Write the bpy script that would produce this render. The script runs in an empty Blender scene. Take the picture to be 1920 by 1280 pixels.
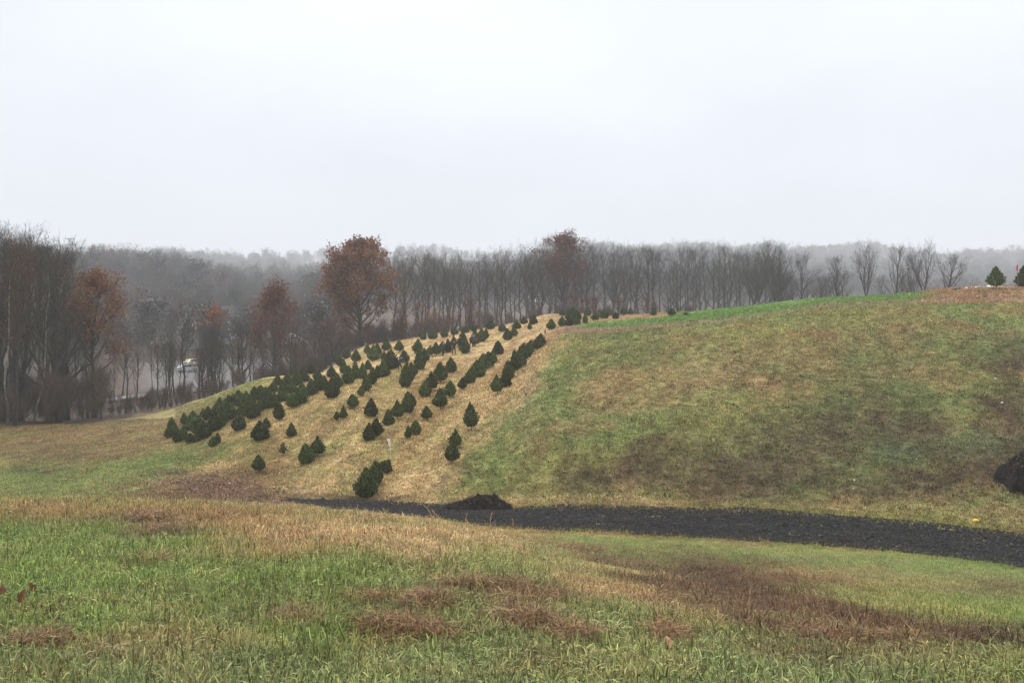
import bpy, math, random
import numpy as np
from mathutils import Vector, Euler

R = math.radians
rng = np.random.default_rng(11)
random.seed(5)
scn = bpy.context.scene
COL = scn.collection

# ------------------------------------------------------------------ camera
F = 1866.7            # focal length in photo pixels (35 mm on 36 mm, 1920 wide)
HOR = 540.0           # eye level row in the photo
cam_d = bpy.data.cameras.new('camera')
cam_d.lens = 35.0; cam_d.sensor_width = 36.0
cam_d.shift_y = -(640.0 - HOR) / 1920.0
cam_d.clip_start = 0.1; cam_d.clip_end = 9000
cam = bpy.data.objects.new('camera', cam_d); COL.objects.link(cam)
cam.location = (0, 0, 0); cam.rotation_euler = (R(90), 0, 0)
scn.camera = cam

# ------------------------------------------------------------------ world
SUN_EL, SUN_AZ = R(48), R(-35)     # soft light from the upper left, ahead of the camera
w = bpy.data.worlds.new('World'); scn.world = w; w.use_nodes = True
nt = w.node_tree; N = nt.nodes; L = nt.links; N.clear()
def wn(t, **k):
    n = N.new(t)
    for a, b in k.items(): setattr(n, a, b)
    return n
out = wn('ShaderNodeOutputWorld')
sky = wn('ShaderNodeTexSky', sky_type='NISHITA', sun_disc=False, sun_elevation=SUN_EL, sun_rotation=SUN_AZ)
bg1 = wn('ShaderNodeBackground'); bg1.inputs['Strength'].default_value = 0.08
L.new(sky.outputs[0], bg1.inputs['Color'])
tc = wn('ShaderNodeTexCoord')
sep = wn('ShaderNodeSeparateXYZ'); L.new(tc.outputs['Generated'], sep.inputs[0])
ramp = wn('ShaderNodeValToRGB')
e = ramp.color_ramp.elements
e[0].position = 0.0; e[0].color = (0.44, 0.482, 0.55, 1)
e[1].position = 1.0; e[1].color = (1.42, 1.42, 1.42, 1)
a = e.new(0.06); a.color = (0.478, 0.515, 0.578, 1)
a = e.new(0.16); a.color = (0.535, 0.560, 0.605, 1)
a = e.new(0.30); a.color = (0.605, 0.622, 0.652, 1)
L.new(sep.outputs['Z'], ramp.inputs[0])
mp = wn('ShaderNodeMapping'); mp.inputs['Scale'].default_value = (1.0, 1.0, 2.2)
L.new(tc.outputs['Generated'], mp.inputs[0])
nz = wn('ShaderNodeTexNoise'); nz.inputs['Scale'].default_value = 1.6; nz.inputs['Detail'].default_value = 5; nz.inputs['Roughness'].default_value = 0.5
L.new(mp.outputs[0], nz.inputs['Vector'])
mr = wn('ShaderNodeMapRange'); mr.inputs[1].default_value = 0.3; mr.inputs[2].default_value = 0.7; mr.inputs[3].default_value = 0.83; mr.inputs[4].default_value = 1.10
L.new(nz.outputs[0], mr.inputs[0])
mul = wn('ShaderNodeVectorMath', operation='SCALE')
L.new(ramp.outputs[0], mul.inputs[0]); L.new(mr.outputs[0], mul.inputs['Scale'])
bg2 = wn('ShaderNodeBackground'); bg2.inputs['Strength'].default_value = 1.0
L.new(mul.outputs[0], bg2.inputs['Color'])
mix = wn('ShaderNodeMixShader'); mix.inputs[0].default_value = 0.93
L.new(bg1.outputs[0], mix.inputs[1]); L.new(bg2.outputs[0], mix.inputs[2]); L.new(mix.outputs[0], out.inputs['Surface'])

sd = bpy.data.lights.new('sun', 'SUN'); sd.energy = 1.5; sd.angle = R(35); sd.color = (1, 0.97, 0.93)
sun = bpy.data.objects.new('sun', sd); COL.objects.link(sun)
sdir = Vector((math.sin(SUN_AZ) * math.cos(SUN_EL), math.cos(SUN_AZ) * math.cos(SUN_EL), math.sin(SUN_EL)))
sun.rotation_euler = sdir.to_track_quat('Z', 'Y').to_euler()

scn.view_settings.view_transform = 'Standard'
scn.view_settings.look = 'None'
scn.view_settings.exposure = 0.70
scn.view_settings.gamma = 1.0
scn.view_settings.use_curve_mapping = False
scn.cycles.volume_bounces = 5
scn.cycles.max_bounces = 8
scn.cycles.diffuse_bounces = 3
scn.cycles.use_denoising = True

# ------------------------------------------------------------------ helpers
def tag(o, label=None, cat=None, group=None, kind=None):
    if label: o['label'] = label
    if cat: o['category'] = cat
    if group: o['group'] = group
    if kind: o['kind'] = kind
    return o

def mesh_np(name, v, faces, mat=None, smooth=False):
    """v Nx3; faces an Mx3/Mx4 array, or a list of such arrays"""
    me = bpy.data.meshes.new(name)
    fl = faces if isinstance(faces, list) else [faces]
    fl = [np.asarray(f, dtype=np.int32) for f in fl if len(f)]
    v = np.asarray(v, dtype=np.float32)
    me.vertices.add(len(v)); me.vertices.foreach_set('co', v.ravel())
    idx = np.concatenate([f.ravel() for f in fl])
    tot = np.concatenate([np.full(len(f), f.shape[1], dtype=np.int32) for f in fl])
    st = np.concatenate([[0], np.cumsum(tot)[:-1]]).astype(np.int32)
    me.loops.add(len(idx)); me.loops.foreach_set('vertex_index', idx)
    me.polygons.add(len(tot)); me.polygons.foreach_set('loop_start', st); me.polygons.foreach_set('loop_total', tot)
    me.polygons.foreach_set('use_smooth', np.full(len(tot), smooth, dtype=bool))
    me.update(calc_edges=True)
    if mat: me.materials.append(mat)
    return me

def link(name, me, parent=None):
    o = bpy.data.objects.new(name, me); COL.objects.link(o)
    if parent: o.parent = parent
    return o

def empty(name, loc=(0, 0, 0), rz=0.0):
    o = bpy.data.objects.new(name, None); COL.objects.link(o)
    o.location = loc; o.rotation_euler = (0, 0, rz); o.empty_display_size = 0.2
    return o

def copy_tree(o, parent=None):
    c = o.copy(); COL.objects.link(c)
    if parent: c.parent = parent
    for ch in list(o.children): copy_tree(ch, c)
    return c

class MB:
    """collects simple solids into one mesh"""
    def __init__(s): s.v = []; s.f3 = []; s.f4 = []
    def n(s): return len(s.v)
    def box(s, c, d, rz=0.0, taper=1.0):
        b = s.n(); x, y, z = [q / 2 for q in d]; cs, sn = math.cos(rz), math.sin(rz)
        for k, (i, j, l) in enumerate([(-1,-1,-1),(1,-1,-1),(1,1,-1),(-1,1,-1),(-1,-1,1),(1,-1,1),(1,1,1),(-1,1,1)]):
            t = taper if l > 0 else 1
            px, py = i * x * t, j * y * t
            s.v.append((c[0] + px * cs - py * sn, c[1] + px * sn + py * cs, c[2] + l * z))
        for q in [(0,3,2,1),(4,5,6,7),(0,1,5,4),(1,2,6,5),(2,3,7,6),(3,0,4,7)]: s.f4.append(tuple(b + i for i in q))
    def tube(s, pts, rad, sides=6, cap=True):
        pts = [Vector(p) for p in pts]; b = s.n(); k = len(pts)
        ref = Vector((0.3, 0.9, 0.2))
        for i, p in enumerate(pts):
            d = (pts[min(i + 1, k - 1)] - pts[max(i - 1, 0)])
            if d.length < 1e-9: d = Vector((0, 0, 1))
            d.normalize(); u = d.cross(ref)
            if u.length < 0.05: u = d.cross(Vector((1, 0, 0)))
            u.normalize(); w_ = d.cross(u); r = rad[i] if hasattr(rad, '__len__') else rad
            for j in range(sides):
                an = 2 * math.pi * j / sides
                s.v.append(tuple(p + (u * math.cos(an) + w_ * math.sin(an)) * r))
        for i in range(k - 1):
            for j in range(sides):
                a_, b_ = b + i * sides + j, b + i * sides + (j + 1) % sides
                s.f4.append((a_, b_, b_ + sides, a_ + sides))
        if cap:
            for j in range(1, sides - 1):
                s.f3.append((b, b + j + 1, b + j)); t = b + (k - 1) * sides
                s.f3.append((t, t + j, t + j + 1))
    def tri(s, a_, b_, c_):
        b = s.n(); s.v += [tuple(a_), tuple(b_), tuple(c_)]; s.f3.append((b, b + 1, b + 2))
    def quad(s, *p):
        b = s.n(); s.v += [tuple(q) for q in p]; s.f4.append((b, b + 1, b + 2, b + 3))
    def prism(s, prof, y0, y1):
        """profile in xz, extruded along y"""
        b = s.n(); k = len(prof)
        s.v += [(x, y0, z) for x, z in prof] + [(x, y1, z) for x, z in prof]
        for i in range(k):
            j = (i + 1) % k; s.f4.append((b + i, b + j, b + k + j, b + k + i))
        for i in range(1, k - 1):
            s.f3.append((b, b + i + 1, b + i)); s.f3.append((b + k, b + k + i, b + k + i + 1))
    def mesh(s, name, mat=None, smooth=False):
        return mesh_np(name, np.array(s.v, dtype=np.float32), [s.f3, s.f4], mat, smooth)

# value noise / fbm in numpy
def _h(ix, iy, seed):
    n = (ix.astype(np.int64) * 374761393 + iy.astype(np.int64) * 668265263 + seed * 974634777) & 0x7fffffff
    n = (n ^ (n >> 13)) * 1274126177 & 0x7fffffff
    return ((n ^ (n >> 16)) & 0xffff) / 65535.0
def vnoise(x, y, seed=0):
    x = np.asarray(x, float); y = np.asarray(y, float)
    ix = np.floor(x); iy = np.floor(y); fx = x - ix; fy = y - iy
    fx = fx * fx * fx * (fx * (fx * 6 - 15) + 10); fy = fy * fy * fy * (fy * (fy * 6 - 15) + 10)
    ix = ix.astype(np.int64); iy = iy.astype(np.int64)
    a_ = _h(ix, iy, seed); b_ = _h(ix + 1, iy, seed); c_ = _h(ix, iy + 1, seed); d_ = _h(ix + 1, iy + 1, seed)
    return (a_ + (b_ - a_) * fx) * (1 - fy) + (c_ + (d_ - c_) * fx) * fy
def fbm(x, y, seed=0, oct=4, gain=0.5):
    s = 0; a_ = 1; t = 0
    for k in range(oct):
        s = s + a_ * vnoise(x * 2 ** k + 17.3 * k, y * 2 ** k - 9.1 * k, seed + k); t += a_; a_ *= gain
    return s / t
def sstep(a_, b_, x):
    t = np.clip((x - a_) / (b_ - a_), 0, 1); return t * t * (3 - 2 * t)

# ------------------------------------------------------------------ terrain heights
# profiles: for columns across the view, (depth Y, picture row v of the ground there)
def pchip(x, y, xq):
    x = np.asarray(x, float); y = np.asarray(y, float); h = np.diff(x); d = np.diff(y) / h
    m = np.zeros_like(y); m[0] = d[0]; m[-1] = d[-1]
    for i in range(1, len(x) - 1):
        if d[i - 1] * d[i] > 0:
            w1 = 2 * h[i] + h[i - 1]; w2 = h[i] + 2 * h[i - 1]
            m[i] = (w1 + w2) / (w1 / d[i - 1] + w2 / d[i])
    xq = np.clip(xq, x[0], x[-1]); k = np.clip(np.searchsorted(x, xq) - 1, 0, len(h) - 1)
    t = (xq - x[k]) / h[k]
    return ((1 + 2*t)*(1-t)**2*y[k] + t*(1-t)**2*h[k]*m[k] + t*t*(3-2*t)*y[k+1] + t*t*(t-1)*h[k]*m[k+1])

FGL = [(4,1520),(5.74,1280),(8,1124),(10,1044),(12,991)]
PROF = {
 -700: FGL+[(14,950),(16,930),(18,928),(30,985),(45,975),(60,925),(75,882),(90,842),(108,802),(125,795),(180,745),(260,680),(340,605),(450,530),(640,560),(900,505),(1300,535),(2600,548)],
 0:    FGL+[(14,950),(16,928),(18,927),(30,985),(45,975),(60,925),(75,880),(90,838),(108,798),(125,788),(180,740),(260,680),(340,605),(450,527),(640,560),(900,502),(1300,535),(2600,548)],
 300:  FGL+[(14,951),(16,930),(18,929),(30,990),(45,975),(58,927),(72,872),(90,830),(107,793),(118,772),(135,763),(150,741),(200,700),(260,660),(350,600),(480,535),(640,560),(900,497),(1300,535),(2600,548)],
 500:  FGL+[(14,956),(16,940),(18,941),(30,995),(45,985),(56,958),(62,939),(70,885),(84,805),(103,743),(118,713),(140,732),(165,728),(220,690),(290,640),(400,590),(600,530),(700,555),(950,493),(1300,535),(2600,548)],
 690:  FGL+[(14,962),(16,953),(18,954),(30,1000),(45,990),(56,966),(61,940),(70,855),(85,765),(105,712),(125,688),(145,662),(158,648),(175,655),(200,660),(260,645),(350,610),(500,560),(700,528),(800,550),(1000,482),(1300,535),(2600,548)],
 800:  [(4,1520),(5.74,1280),(8,1127),(10,1054),(12,1004),(14,978),(17,968),(20,970),(30,1000),(45,995),(55,970),(60.5,947),(67,872),(80,790),(100,715),(120,670),(140,640),(156,630),(175,640),(200,645),(260,640),(350,610),(500,560),(700,528),(800,550),(1000,480),(1300,535),(2600,548)],
 933:  [(4,1522),(5.74,1280),(8,1132),(10,1070),(12,1035),(15,1006),(20,990),(27,986),(40,996),(54,985),(59,953),(61,942),(67,866),(76,795),(85,738),(105,690),(125,650),(145,626),(162,612),(185,622),(230,635),(300,625),(500,560),(700,530),(800,550),(1000,481),(1300,535),(2600,548)],
 1050: [(4,1525),(5.74,1280),(8,1155),(10,1110),(15,1055),(22,1028),(32,1013),(44,1000),(53,991),(59.3,950),(61,938),(66,850),(78,740),(95,660),(110,629),(116,622),(135,606),(152,594),(165,590),(190,605),(230,622),(300,620),(500,565),(700,535),(1000,484),(1300,535),(2600,548)],
 1280: [(4,1530),(5.74,1280),(8,1178),(10,1140),(15,1090),(22,1059),(32,1036),(44,1016),(52,1004),(57.4,956),(58.6,943),(62,890),(72,770),(82,680),(94,625),(100,608),(106,601),(125,589),(140,586),(160,596),(230,622),(300,620),(500,565),(700,540),(1000,490),(1300,535),(2600,548)],
 1600: [(4,1535),(5.74,1280),(8,1200),(10,1170),(15,1124),(22,1092),(32,1062),(42,1036),(49.8,1022),(55,968),(56.5,952),(60,905),(70,775),(80,675),(90,600),(97,577),(101,572),(115,561),(126,557),(150,575),(230,615),(300,615),(500,570),(700,545),(1000,489),(1300,535),(2600,548)],
 1760: [(4,1540),(5.74,1280),(8,1208),(10,1182),(15,1138),(22,1107),(32,1076),(42,1050),(48.2,1036),(53.5,980),(55,965),(59,908),(70,765),(80,665),(89,592),(96,566),(103,553),(113,545),(150,575),(230,610),(300,610),(500,572),(700,550),(1000,508),(1300,538),(2600,548)],
 1900: [(4,1540),(5.74,1280),(8,1215),(10,1190),(15,1150),(22,1120),(32,1090),(40,1070),(46,1055),(51.7,1000),(53.5,975),(58,910),(69,765),(79,665),(88,590),(95,560),(101,545),(108,537),(150,565),(230,605),(300,605),(500,572),(700,550),(1000,497),(1300,538),(2600,548)],
 2600: [(4,1545),(5.74,1290),(8,1225),(10,1200),(15,1165),(22,1135),(30,1110),(38,1095),(43,1085),(49,1030),(51,1000),(56,930),(67,775),(77,665),(86,590),(92,555),(100,540),(112,535),(150,550),(230,590),(300,600),(500,572),(700,550),(1000,490),(1300,538),(2600,548)],
}
for k_ in PROF:   # the last ridge lies well back
    PROF[k_] = [(p[0] if p[0] < 390 else p[0]*1.5 if p[0] < 800 else (p[0]*2.3 if p[0] < 1200 else p[0]*2.0), p[1]) for p in PROF[k_]]
UC = np.array(sorted(PROF)); LY = np.linspace(math.log(4), math.log(5200), 900); YG = np.exp(LY)
prof_z = np.array([pchip([math.log(p[0]) for p in PROF[k]], [-(p[1] - HOR) * p[0] / F for p in PROF[k]], LY) for k in UC])
UG = np.linspace(-700, 2600, 331)
ZT = np.array([pchip(UC, prof_z[:, j], UG) for j in range(len(LY))]).T      # [u, y]
def H(X, Y):
    X = np.asarray(X, float); Y = np.asarray(Y, float)
    Yc = np.clip(Y, 4, 5199); u = 960 + F * X / Yc
    a_ = np.clip((u - UG[0]) / (UG[1] - UG[0]), 0, len(UG) - 1.001); i = a_.astype(int); fa = a_ - i
    b_ = np.clip((np.log(Yc) - LY[0]) / (LY[1] - LY[0]), 0, len(LY) - 1.001); j = b_.astype(int); fb = b_ - j
    z = (ZT[i, j]*(1-fa)*(1-fb) + ZT[i+1, j]*fa*(1-fb) + ZT[i, j+1]*(1-fa)*fb + ZT[i+1, j+1]*fa*fb)
    k = sstep(3, 7, Y); far = sstep(45, 80, Y)
    z = z - .15*sstep(8, 13, Y)*sstep(60, 40, Y) + (fbm(X*0.9, Y*0.9, 3, 3) - 0.5) * 0.14 * (1 - 0.6*far) + (fbm(X*0.16, Y*0.16, 9, 3) - 0.5) * (0.16*k + 0.5*far)
    z = z + sstep(560, 800, Y)*(fbm(X*.0055, Y*.002, 15, 3) - .60)*np.where(Y > 1300, 50, 22)*sstep(3600, 2600, Y)
    # low furrows along the planted rows
    return z + far * (1 - sstep(150, 220, Y)) * 0.10 * (fbm((X - 0.15*Y)*0.9, Y*0.06, 21, 2) - 0.5) * 2
def uv(X, Y, Z):
    Yc = np.maximum(Y, 0.5); return 960 + F * X / Yc, HOR - F * Z / Yc
def at(u, v, ymin=50.0, ymax=185.0):
    """ground point seen at picture position (u, v), searched outward from ymin"""
    ys = np.exp(np.linspace(math.log(ymin), math.log(ymax), 900)); xs = (u - 960) / F * ys; zs = H(xs, ys)
    vs = HOR - F * zs / ys; hit = np.where(vs <= v)[0]
    k = hit[0] if len(hit) else int(np.argmin(vs))
    return float(xs[k]), float(ys[k]), float(zs[k])
def at_depth(u, Y):
    x = (u - 960) / F * Y; return float(x), float(Y), float(H(x, Y))

# ------------------------------------------------------------------ ground colours (what grows or lies where)
GREEN = np.array([0.120, 0.150, 0.052]); OLIVE = np.array([0.165, 0.150, 0.060]); LUSH = np.array([0.155, 0.205, 0.058])
TAN = np.array([0.352, 0.252, 0.132]); ORANGE = np.array([0.275, 0.165, 0.085]); SOIL = np.array([0.096, 0.062, 0.040])
BLUEG = np.array([0.095, 0.145, 0.075]); YELG = np.array([0.225, 0.205, 0.070]); LITTER = np.array([0.175, 0.106, 0.060])
DIRT = np.array([0.33, 0.215, 0.150]); WOODF = np.array([0.085, 0.062, 0.048])
SL = []   # slope blobs (u, v, ru, rv, tilt, strength, colour)
for b in [  # the green bank
 (1210,690,110,36,-.35,.55,TAN),(1120,760,70,45,-.6,.45,ORANGE),(1560,640,130,38,-.15,.6,ORANGE),(1480,690,130,36,-.25,.42,ORANGE),(1345,705,80,30,-.3,.55,TAN),
 (1650,700,90,30,-.2,.30,ORANGE),(1610,770,90,34,-.1,.45,SOIL),(1570,800,70,28,-.2,.65,SOIL),(1690,800,60,26,0,.65,SOIL),(1400,860,110,46,-.2,.72,SOIL),(1560,870,120,40,-.1,.72,SOIL),
 (1270,870,110,32,-.35,.60,SOIL),(1180,890,80,26,-.4,.55,SOIL),(1080,880,70,24,-.5,.35,ORANGE),(1750,845,60,20,0,.62,SOIL),(1900,670,40,22,.4,.95,SOIL),(1860,700,35,20,.3,.8,SOIL),(1890,770,50,28,.3,.9,SOIL),
 (1830,900,110,34,-.1,.80,SOIL),(1700,920,90,20,-.05,.6,SOIL),(1780,940,90,14,0,.45,ORANGE),(1400,920,90,20,-.1,.55,SOIL),(1860,640,50,30,0,.25,SOIL),(1880,840,60,60,0,.7,SOIL),
 (1690,855,30,16,-.2,.45,BLUEG),(1800,830,70,26,0,.35,BLUEG),(1480,770,160,40,-.3,.5,OLIVE),(1690,660,160,28,0,.4,GREEN),(1150,660,80,24,-.3,.5,GREEN),(1240,650,100,20,-.2,.5,GREEN),
 (950,860,50,60,-.9,.45,GREEN),(1000,820,70,40,-.7,.4,LUSH),(1890,620,70,24,0,.35,BLUEG),(1650,755,110,30,-.1,.55,GREEN),(1380,780,90,40,-.2,.45,YELG),(1180,820,100,30,-.4,.4,LUSH),
 (1400,640,100,26,-.2,.45,YELG),(1050,700,30,30,-.7,.5,LUSH),(1510,600,220,10,-.15,.4,YELG),
 # foot of the bank beside the road
 (1100,940,160,9,0.02,.9,TAN),(1500,955,260,11,.06,.85,YELG),(1800,972,170,12,.09,.85,YELG),(1650,948,160,8,.05,.4,TAN),
 # left field
 (90,815,220,26,-.1,.85,ORANGE),(230,790,90,14,-.15,.55,TAN),(50,850,140,14,0,.35,SOIL),(60,880,45,7,0.05,.95,SOIL),(310,888,34,6,0,.9,SOIL),(380,905,40,6,-.1,.8,SOIL),(250,800,90,22,-.2,.3,OLIVE),
 (300,835,120,22,-.15,.4,ORANGE),(420,920,110,17,-.08,1.0,LITTER),(330,926,70,10,0,.9,LITTER),(480,905,60,12,-.2,.8,LITTER),(120,900,160,22,0,.55,LUSH),(330,865,180,16,-.1,.6,LUSH),(420,850,90,14,-.15,.4,LUSH),
 (560,938,70,10,.02,.55,SOIL),(720,935,70,6,.03,.85,SOIL),
 # tan slope: green strips
 (700,880,22,14,-.7,.75,GREEN),(480,870,40,12,-.4,.5,YELG),(740,720,26,34,-.95,.6,YELG),(610,770,40,14,-.5,.35,YELG),(800,800,30,26,-.8,.35,YELG),(865,830,24,20,-.8,.6,YELG),(640,760,50,12,-.5,.3,YELG),
 (930,640,60,12,-.3,.3,YELG),(560,900,60,14,-.3,.4,YELG),(520,880,50,14,-.3,.35,LITTER),(990,700,18,40,-.8,.4,DIRT),(1010,640,26,10,-.3,.4,ORANGE)]:
    SL.append(b)
BROWN = np.array([.140, .084, .048]); TANF = TAN*1.3; ORANGEF = ORANGE*1.3; LUSHF = LUSH*1.15; YELGF = YELG*1.3; GREENF = GREEN*1.4
FGB = []  # near grass blobs
for b in [
 (720,1005,190,26,.03,1.0,TANF),(150,955,260,20,0,.75,ORANGEF),(420,975,170,24,.03,.75,ORANGEF),(930,995,50,16,.1,.9,ORANGEF),(560,1020,110,22,0,.55,ORANGEF),(870,1000,80,22,.1,.5,TANF),(640,990,80,24,0,.6,TANF),
 (280,978,60,8,0,.9,SOIL),(310,1000,40,9,.05,.8,SOIL),(1040,1020,90,8,.32,.85,ORANGEF),(1160,1060,90,9,.36,.9,SOIL),(1090,1036,60,9,.33,.6,LITTER),(1040,1075,120,20,.1,.5,TANF),(1180,1110,110,20,.1,.75,TANF),(1090,1100,90,14,.1,.55,ORANGEF),
 (1290,1150,90,24,.35,.6,ORANGEF),(1400,1110,130,44,.28,1.5,BROWN),(1500,1150,130,30,.25,1.4,BROWN),(1440,1085,150,22,.1,1.0,BROWN),(1330,1085,80,16,.2,.7,SOIL),(1560,1080,90,18,.1,.5,ORANGEF),(1600,1120,60,14,0,.5,ORANGEF),
 (1640,1140,70,14,.1,.8,YELGF),(1770,1150,90,22,.1,.7,YELGF),(1890,1170,60,18,.1,.6,LUSHF),(1560,1115,70,12,.1,.5,LUSHF),(1880,1105,60,12,.1,.6,SOIL),(1760,1100,90,12,.05,.35,ORANGEF),
 (1700,1195,200,16,.12,1.0,BROWN),(1880,1205,90,14,.1,1.2,SOIL),(1560,1175,120,20,.2,1.0,BROWN),
 (790,1138,34,15,-.1,1.2,LITTER),(880,1102,52,9,.05,1.1,LITTER),(770,1186,75,13,.08,1.1,LITTER),(980,1165,50,13,.08,1.2,LITTER),(1072,1192,40,9,.05,1.1,LITTER),(1250,1197,26,14,.1,1.1,LITTER),(1000,1125,60,9,.05,1.0,LITTER),(950,1105,40,8,.1,.8,LITTER),(700,1125,30,9,0,.6,ORANGEF),(560,1165,28,10,0,.6,ORANGEF),(80,1205,60,14,0,.55,LITTER),
 (1040,1240,40,14,0,.5,SOIL),(1540,1240,90,14,.1,.6,SOIL),(1720,1240,110,16,.1,.45,LITTER),(290,1205,60,24,0,.35,ORANGEF),
 (130,1110,150,34,0,.15,BLUEG),(240,1010,70,14,0,.25,BLUEG),(40,990,60,22,0,.25,BLUEG),(700,1080,160,40,0,.3,LUSHF),(1500,1025,300,10,.05,.6,YELGF),(1250,1012,160,8,.03,.6,LUSHF),(1500,1050,150,12,.05,.45,GREENF)]:
    FGB.append(b)

def blobs(col, u, v, lst, wob_u, wob_v):
    for (bu, bv, ru, rv, tl, st, c) in lst:
        du = (u - bu) + wob_u * ru; dv = (v - bv) + wob_v * rv
        dv2 = dv - tl * du
        m = st * (1.12 if c is SOIL else 1) * np.exp(-0.5 * ((du / ru) ** 2 + (dv2 / rv) ** 2) * 1.3)
        m = np.clip(m, 0, 1)[:, None]
        col = col * (1 - m) + c * m
    return col

BU = np.array([580, 625, 640, 680, 760, 860, 930, 945, 1000]); BX = np.array([1075, 1060, 1045, 1020, 960, 880, 842, 836, 830])
DU = np.array([1000, 1050, 1130, 1300, 1450, 1550, 1750, 1920, 2600]); DV = np.array([624, 622, 620, 608, 589, 574, 564, 562, 560])
def ground_col(X, Y, Z):
    X = X.ravel(); Y = Y.ravel(); Z = Z.ravel()
    u, v = uv(X, Y, Z); n = len(X)
    n1 = fbm(X*0.10, Y*0.10, 31, 4); n2 = fbm(X*0.5, Y*0.5, 37, 4); n3 = fbm(X*2.2, Y*2.2, 41, 3)
    wu = (fbm(X*0.25, Y*0.12, 51, 4) - .5) * 2.6; wv = (fbm(X*0.25, Y*0.12, 57, 4) - .5) * 2.6; wu = wu + (fbm(X*1.1, Y*.6, 53, 3) - .5)*1.6; wv = wv + (fbm(X*1.1, Y*.6, 59, 3) - .5)*1.6
    st = fbm((X - 0.15*Y)*0.55, Y*0.05, 61, 4)           # streaks along the rows
    # near grass
    t = sstep(.40, .62, n2*.5 + n1*.5)[:, None]
    fg = np.array([.138, .178, .050])*(1 - t) + (OLIVE*.5 + GREEN*.6)*t
    t = (sstep(.56, .74, n3) * .24)[:, None]; fg = fg*(1 - t) + ORANGE*t
    t = (sstep(.55, .72, n2) * .18)[:, None]; fg = fg*(1 - t) + BLUEG*t
    wuf = (fbm(X*1.1, Y*0.6, 71, 4) - .5) * 2.4; wvf = (fbm(X*1.1, Y*0.6, 77, 4) - .5) * 2.4
    fg = blobs(fg*1.42, u, v, FGB, wuf, wvf)
    # slopes and field
    bnd = np.interp(v, BU, BX); g = sstep(-34, 34, (u - bnd) + wu*22)
    tt = sstep(.44, .60, st*.55 + n2*.25 + n1*.2)[:, None]
    slope = TAN*(1 - .55*tt) + YELG*.55*tt
    t = (sstep(.54, .68, st) * .55)[:, None]; slope = slope*(1 - t) + ORANGE*t
    t = sstep(.42, .60, n1*.6 + n2*.4)[:, None]
    bank = (YELG*.72 + GREEN*.20)*(1 - t) + (GREEN*.86 + YELG*.18)*t
    t = (sstep(.5, .68, fbm(X*.35 - Y*.1, Y*.3, 81, 4))*.5)[:, None]; bank = bank*(1 - t) + ORANGE*.8*t
    field = (YELG*.6 + GREEN*.4)*(1 - tt*.5) + OLIVE*tt*.5
    fl = sstep(470, 330, u + wu*40 + (v - 830)*1.2)[:, None]
    mid = slope*(1 - fl) + field*fl
    mid = mid*1.08*(1 - g[:, None]) + bank*1.12*g[:, None]
    mid = blobs(mid*1.22, u, v, SL, wu, wv)*1.08
    fine = fbm((X - .35*Y)*1.3, Y*.35 + Z*.8, 87, 4); mid = mid*(.88 + .24*sstep(.34, .66, fine))[:, None]
    # strip on top of the bank: pale dirt, then bright young grass
    dv = np.interp(u, DU, DV); up = v - dv + wv*2.0
    s = (sstep(1015, 1060, u) * sstep(8, 2, up) * (Y > 60) * (Y < 190))[:, None]
    top_dry = TAN*.85 + ORANGE*.15
    lush_m = sstep(1065, 1110, u + wu*10) * sstep(1790, 1700, u + wu*15)
    edge = np.interp(u, [1050, 1150, 1250, 1330, 2000], [608, 601, 593, 567, 500])
    lush_m = (lush_m * sstep(-1, 3, v - edge))[:, None]
    topc = top_dry*(1 - lush_m) + np.array([.155, .245, .066])*lush_m
    dm = (sstep(8, 2, np.abs(up)) * np.interp(u, [1010, 1040, 1200, 1400, 1700, 1780, 1920], [.9, 1, .8, .5, .6, 1, 1]))[:, None]
    topc = topc*(1 - dm) + DIRT*dm
    rm = (sstep(1690, 1790, u) * sstep(536, 541, v) * sstep(.35, .6, n2*.6 + st*.4))[:, None]
    topc = topc*(1 - rm) + (ORANGE*.8 + DIRT*.3)*rm
    mid = mid*(1 - s) + topc*s
    k = sstep(46, 52, Y)[:, None]
    c = fg*(1 - k) + mid*k
    # wood floor and far hills
    wd = np.interp(u, [-700, 0, 150, 200, 300, 500, 690, 933, 1050, 1280, 1600, 1900, 2600], [104, 106, 108, 112, 121, 124, 162, 168, 172, 160, 150, 150, 150])
    wf = sstep(-3, 5, Y - wd + wu*3)[:, None]
    lot = (sstep(560, 500, u) * sstep(235, 300, u) * sstep(150, 165, Y) * sstep(250, 235, Y))[:, None]
    wc = WOODF*(1 - lot) + np.array([.14, .13, .125])*lot
    c = c*(1 - wf) + wc*wf
    c = c * (0.80 + 0.40*n3)[:, None]
    return np.clip(c, 0.01, .8)

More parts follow.
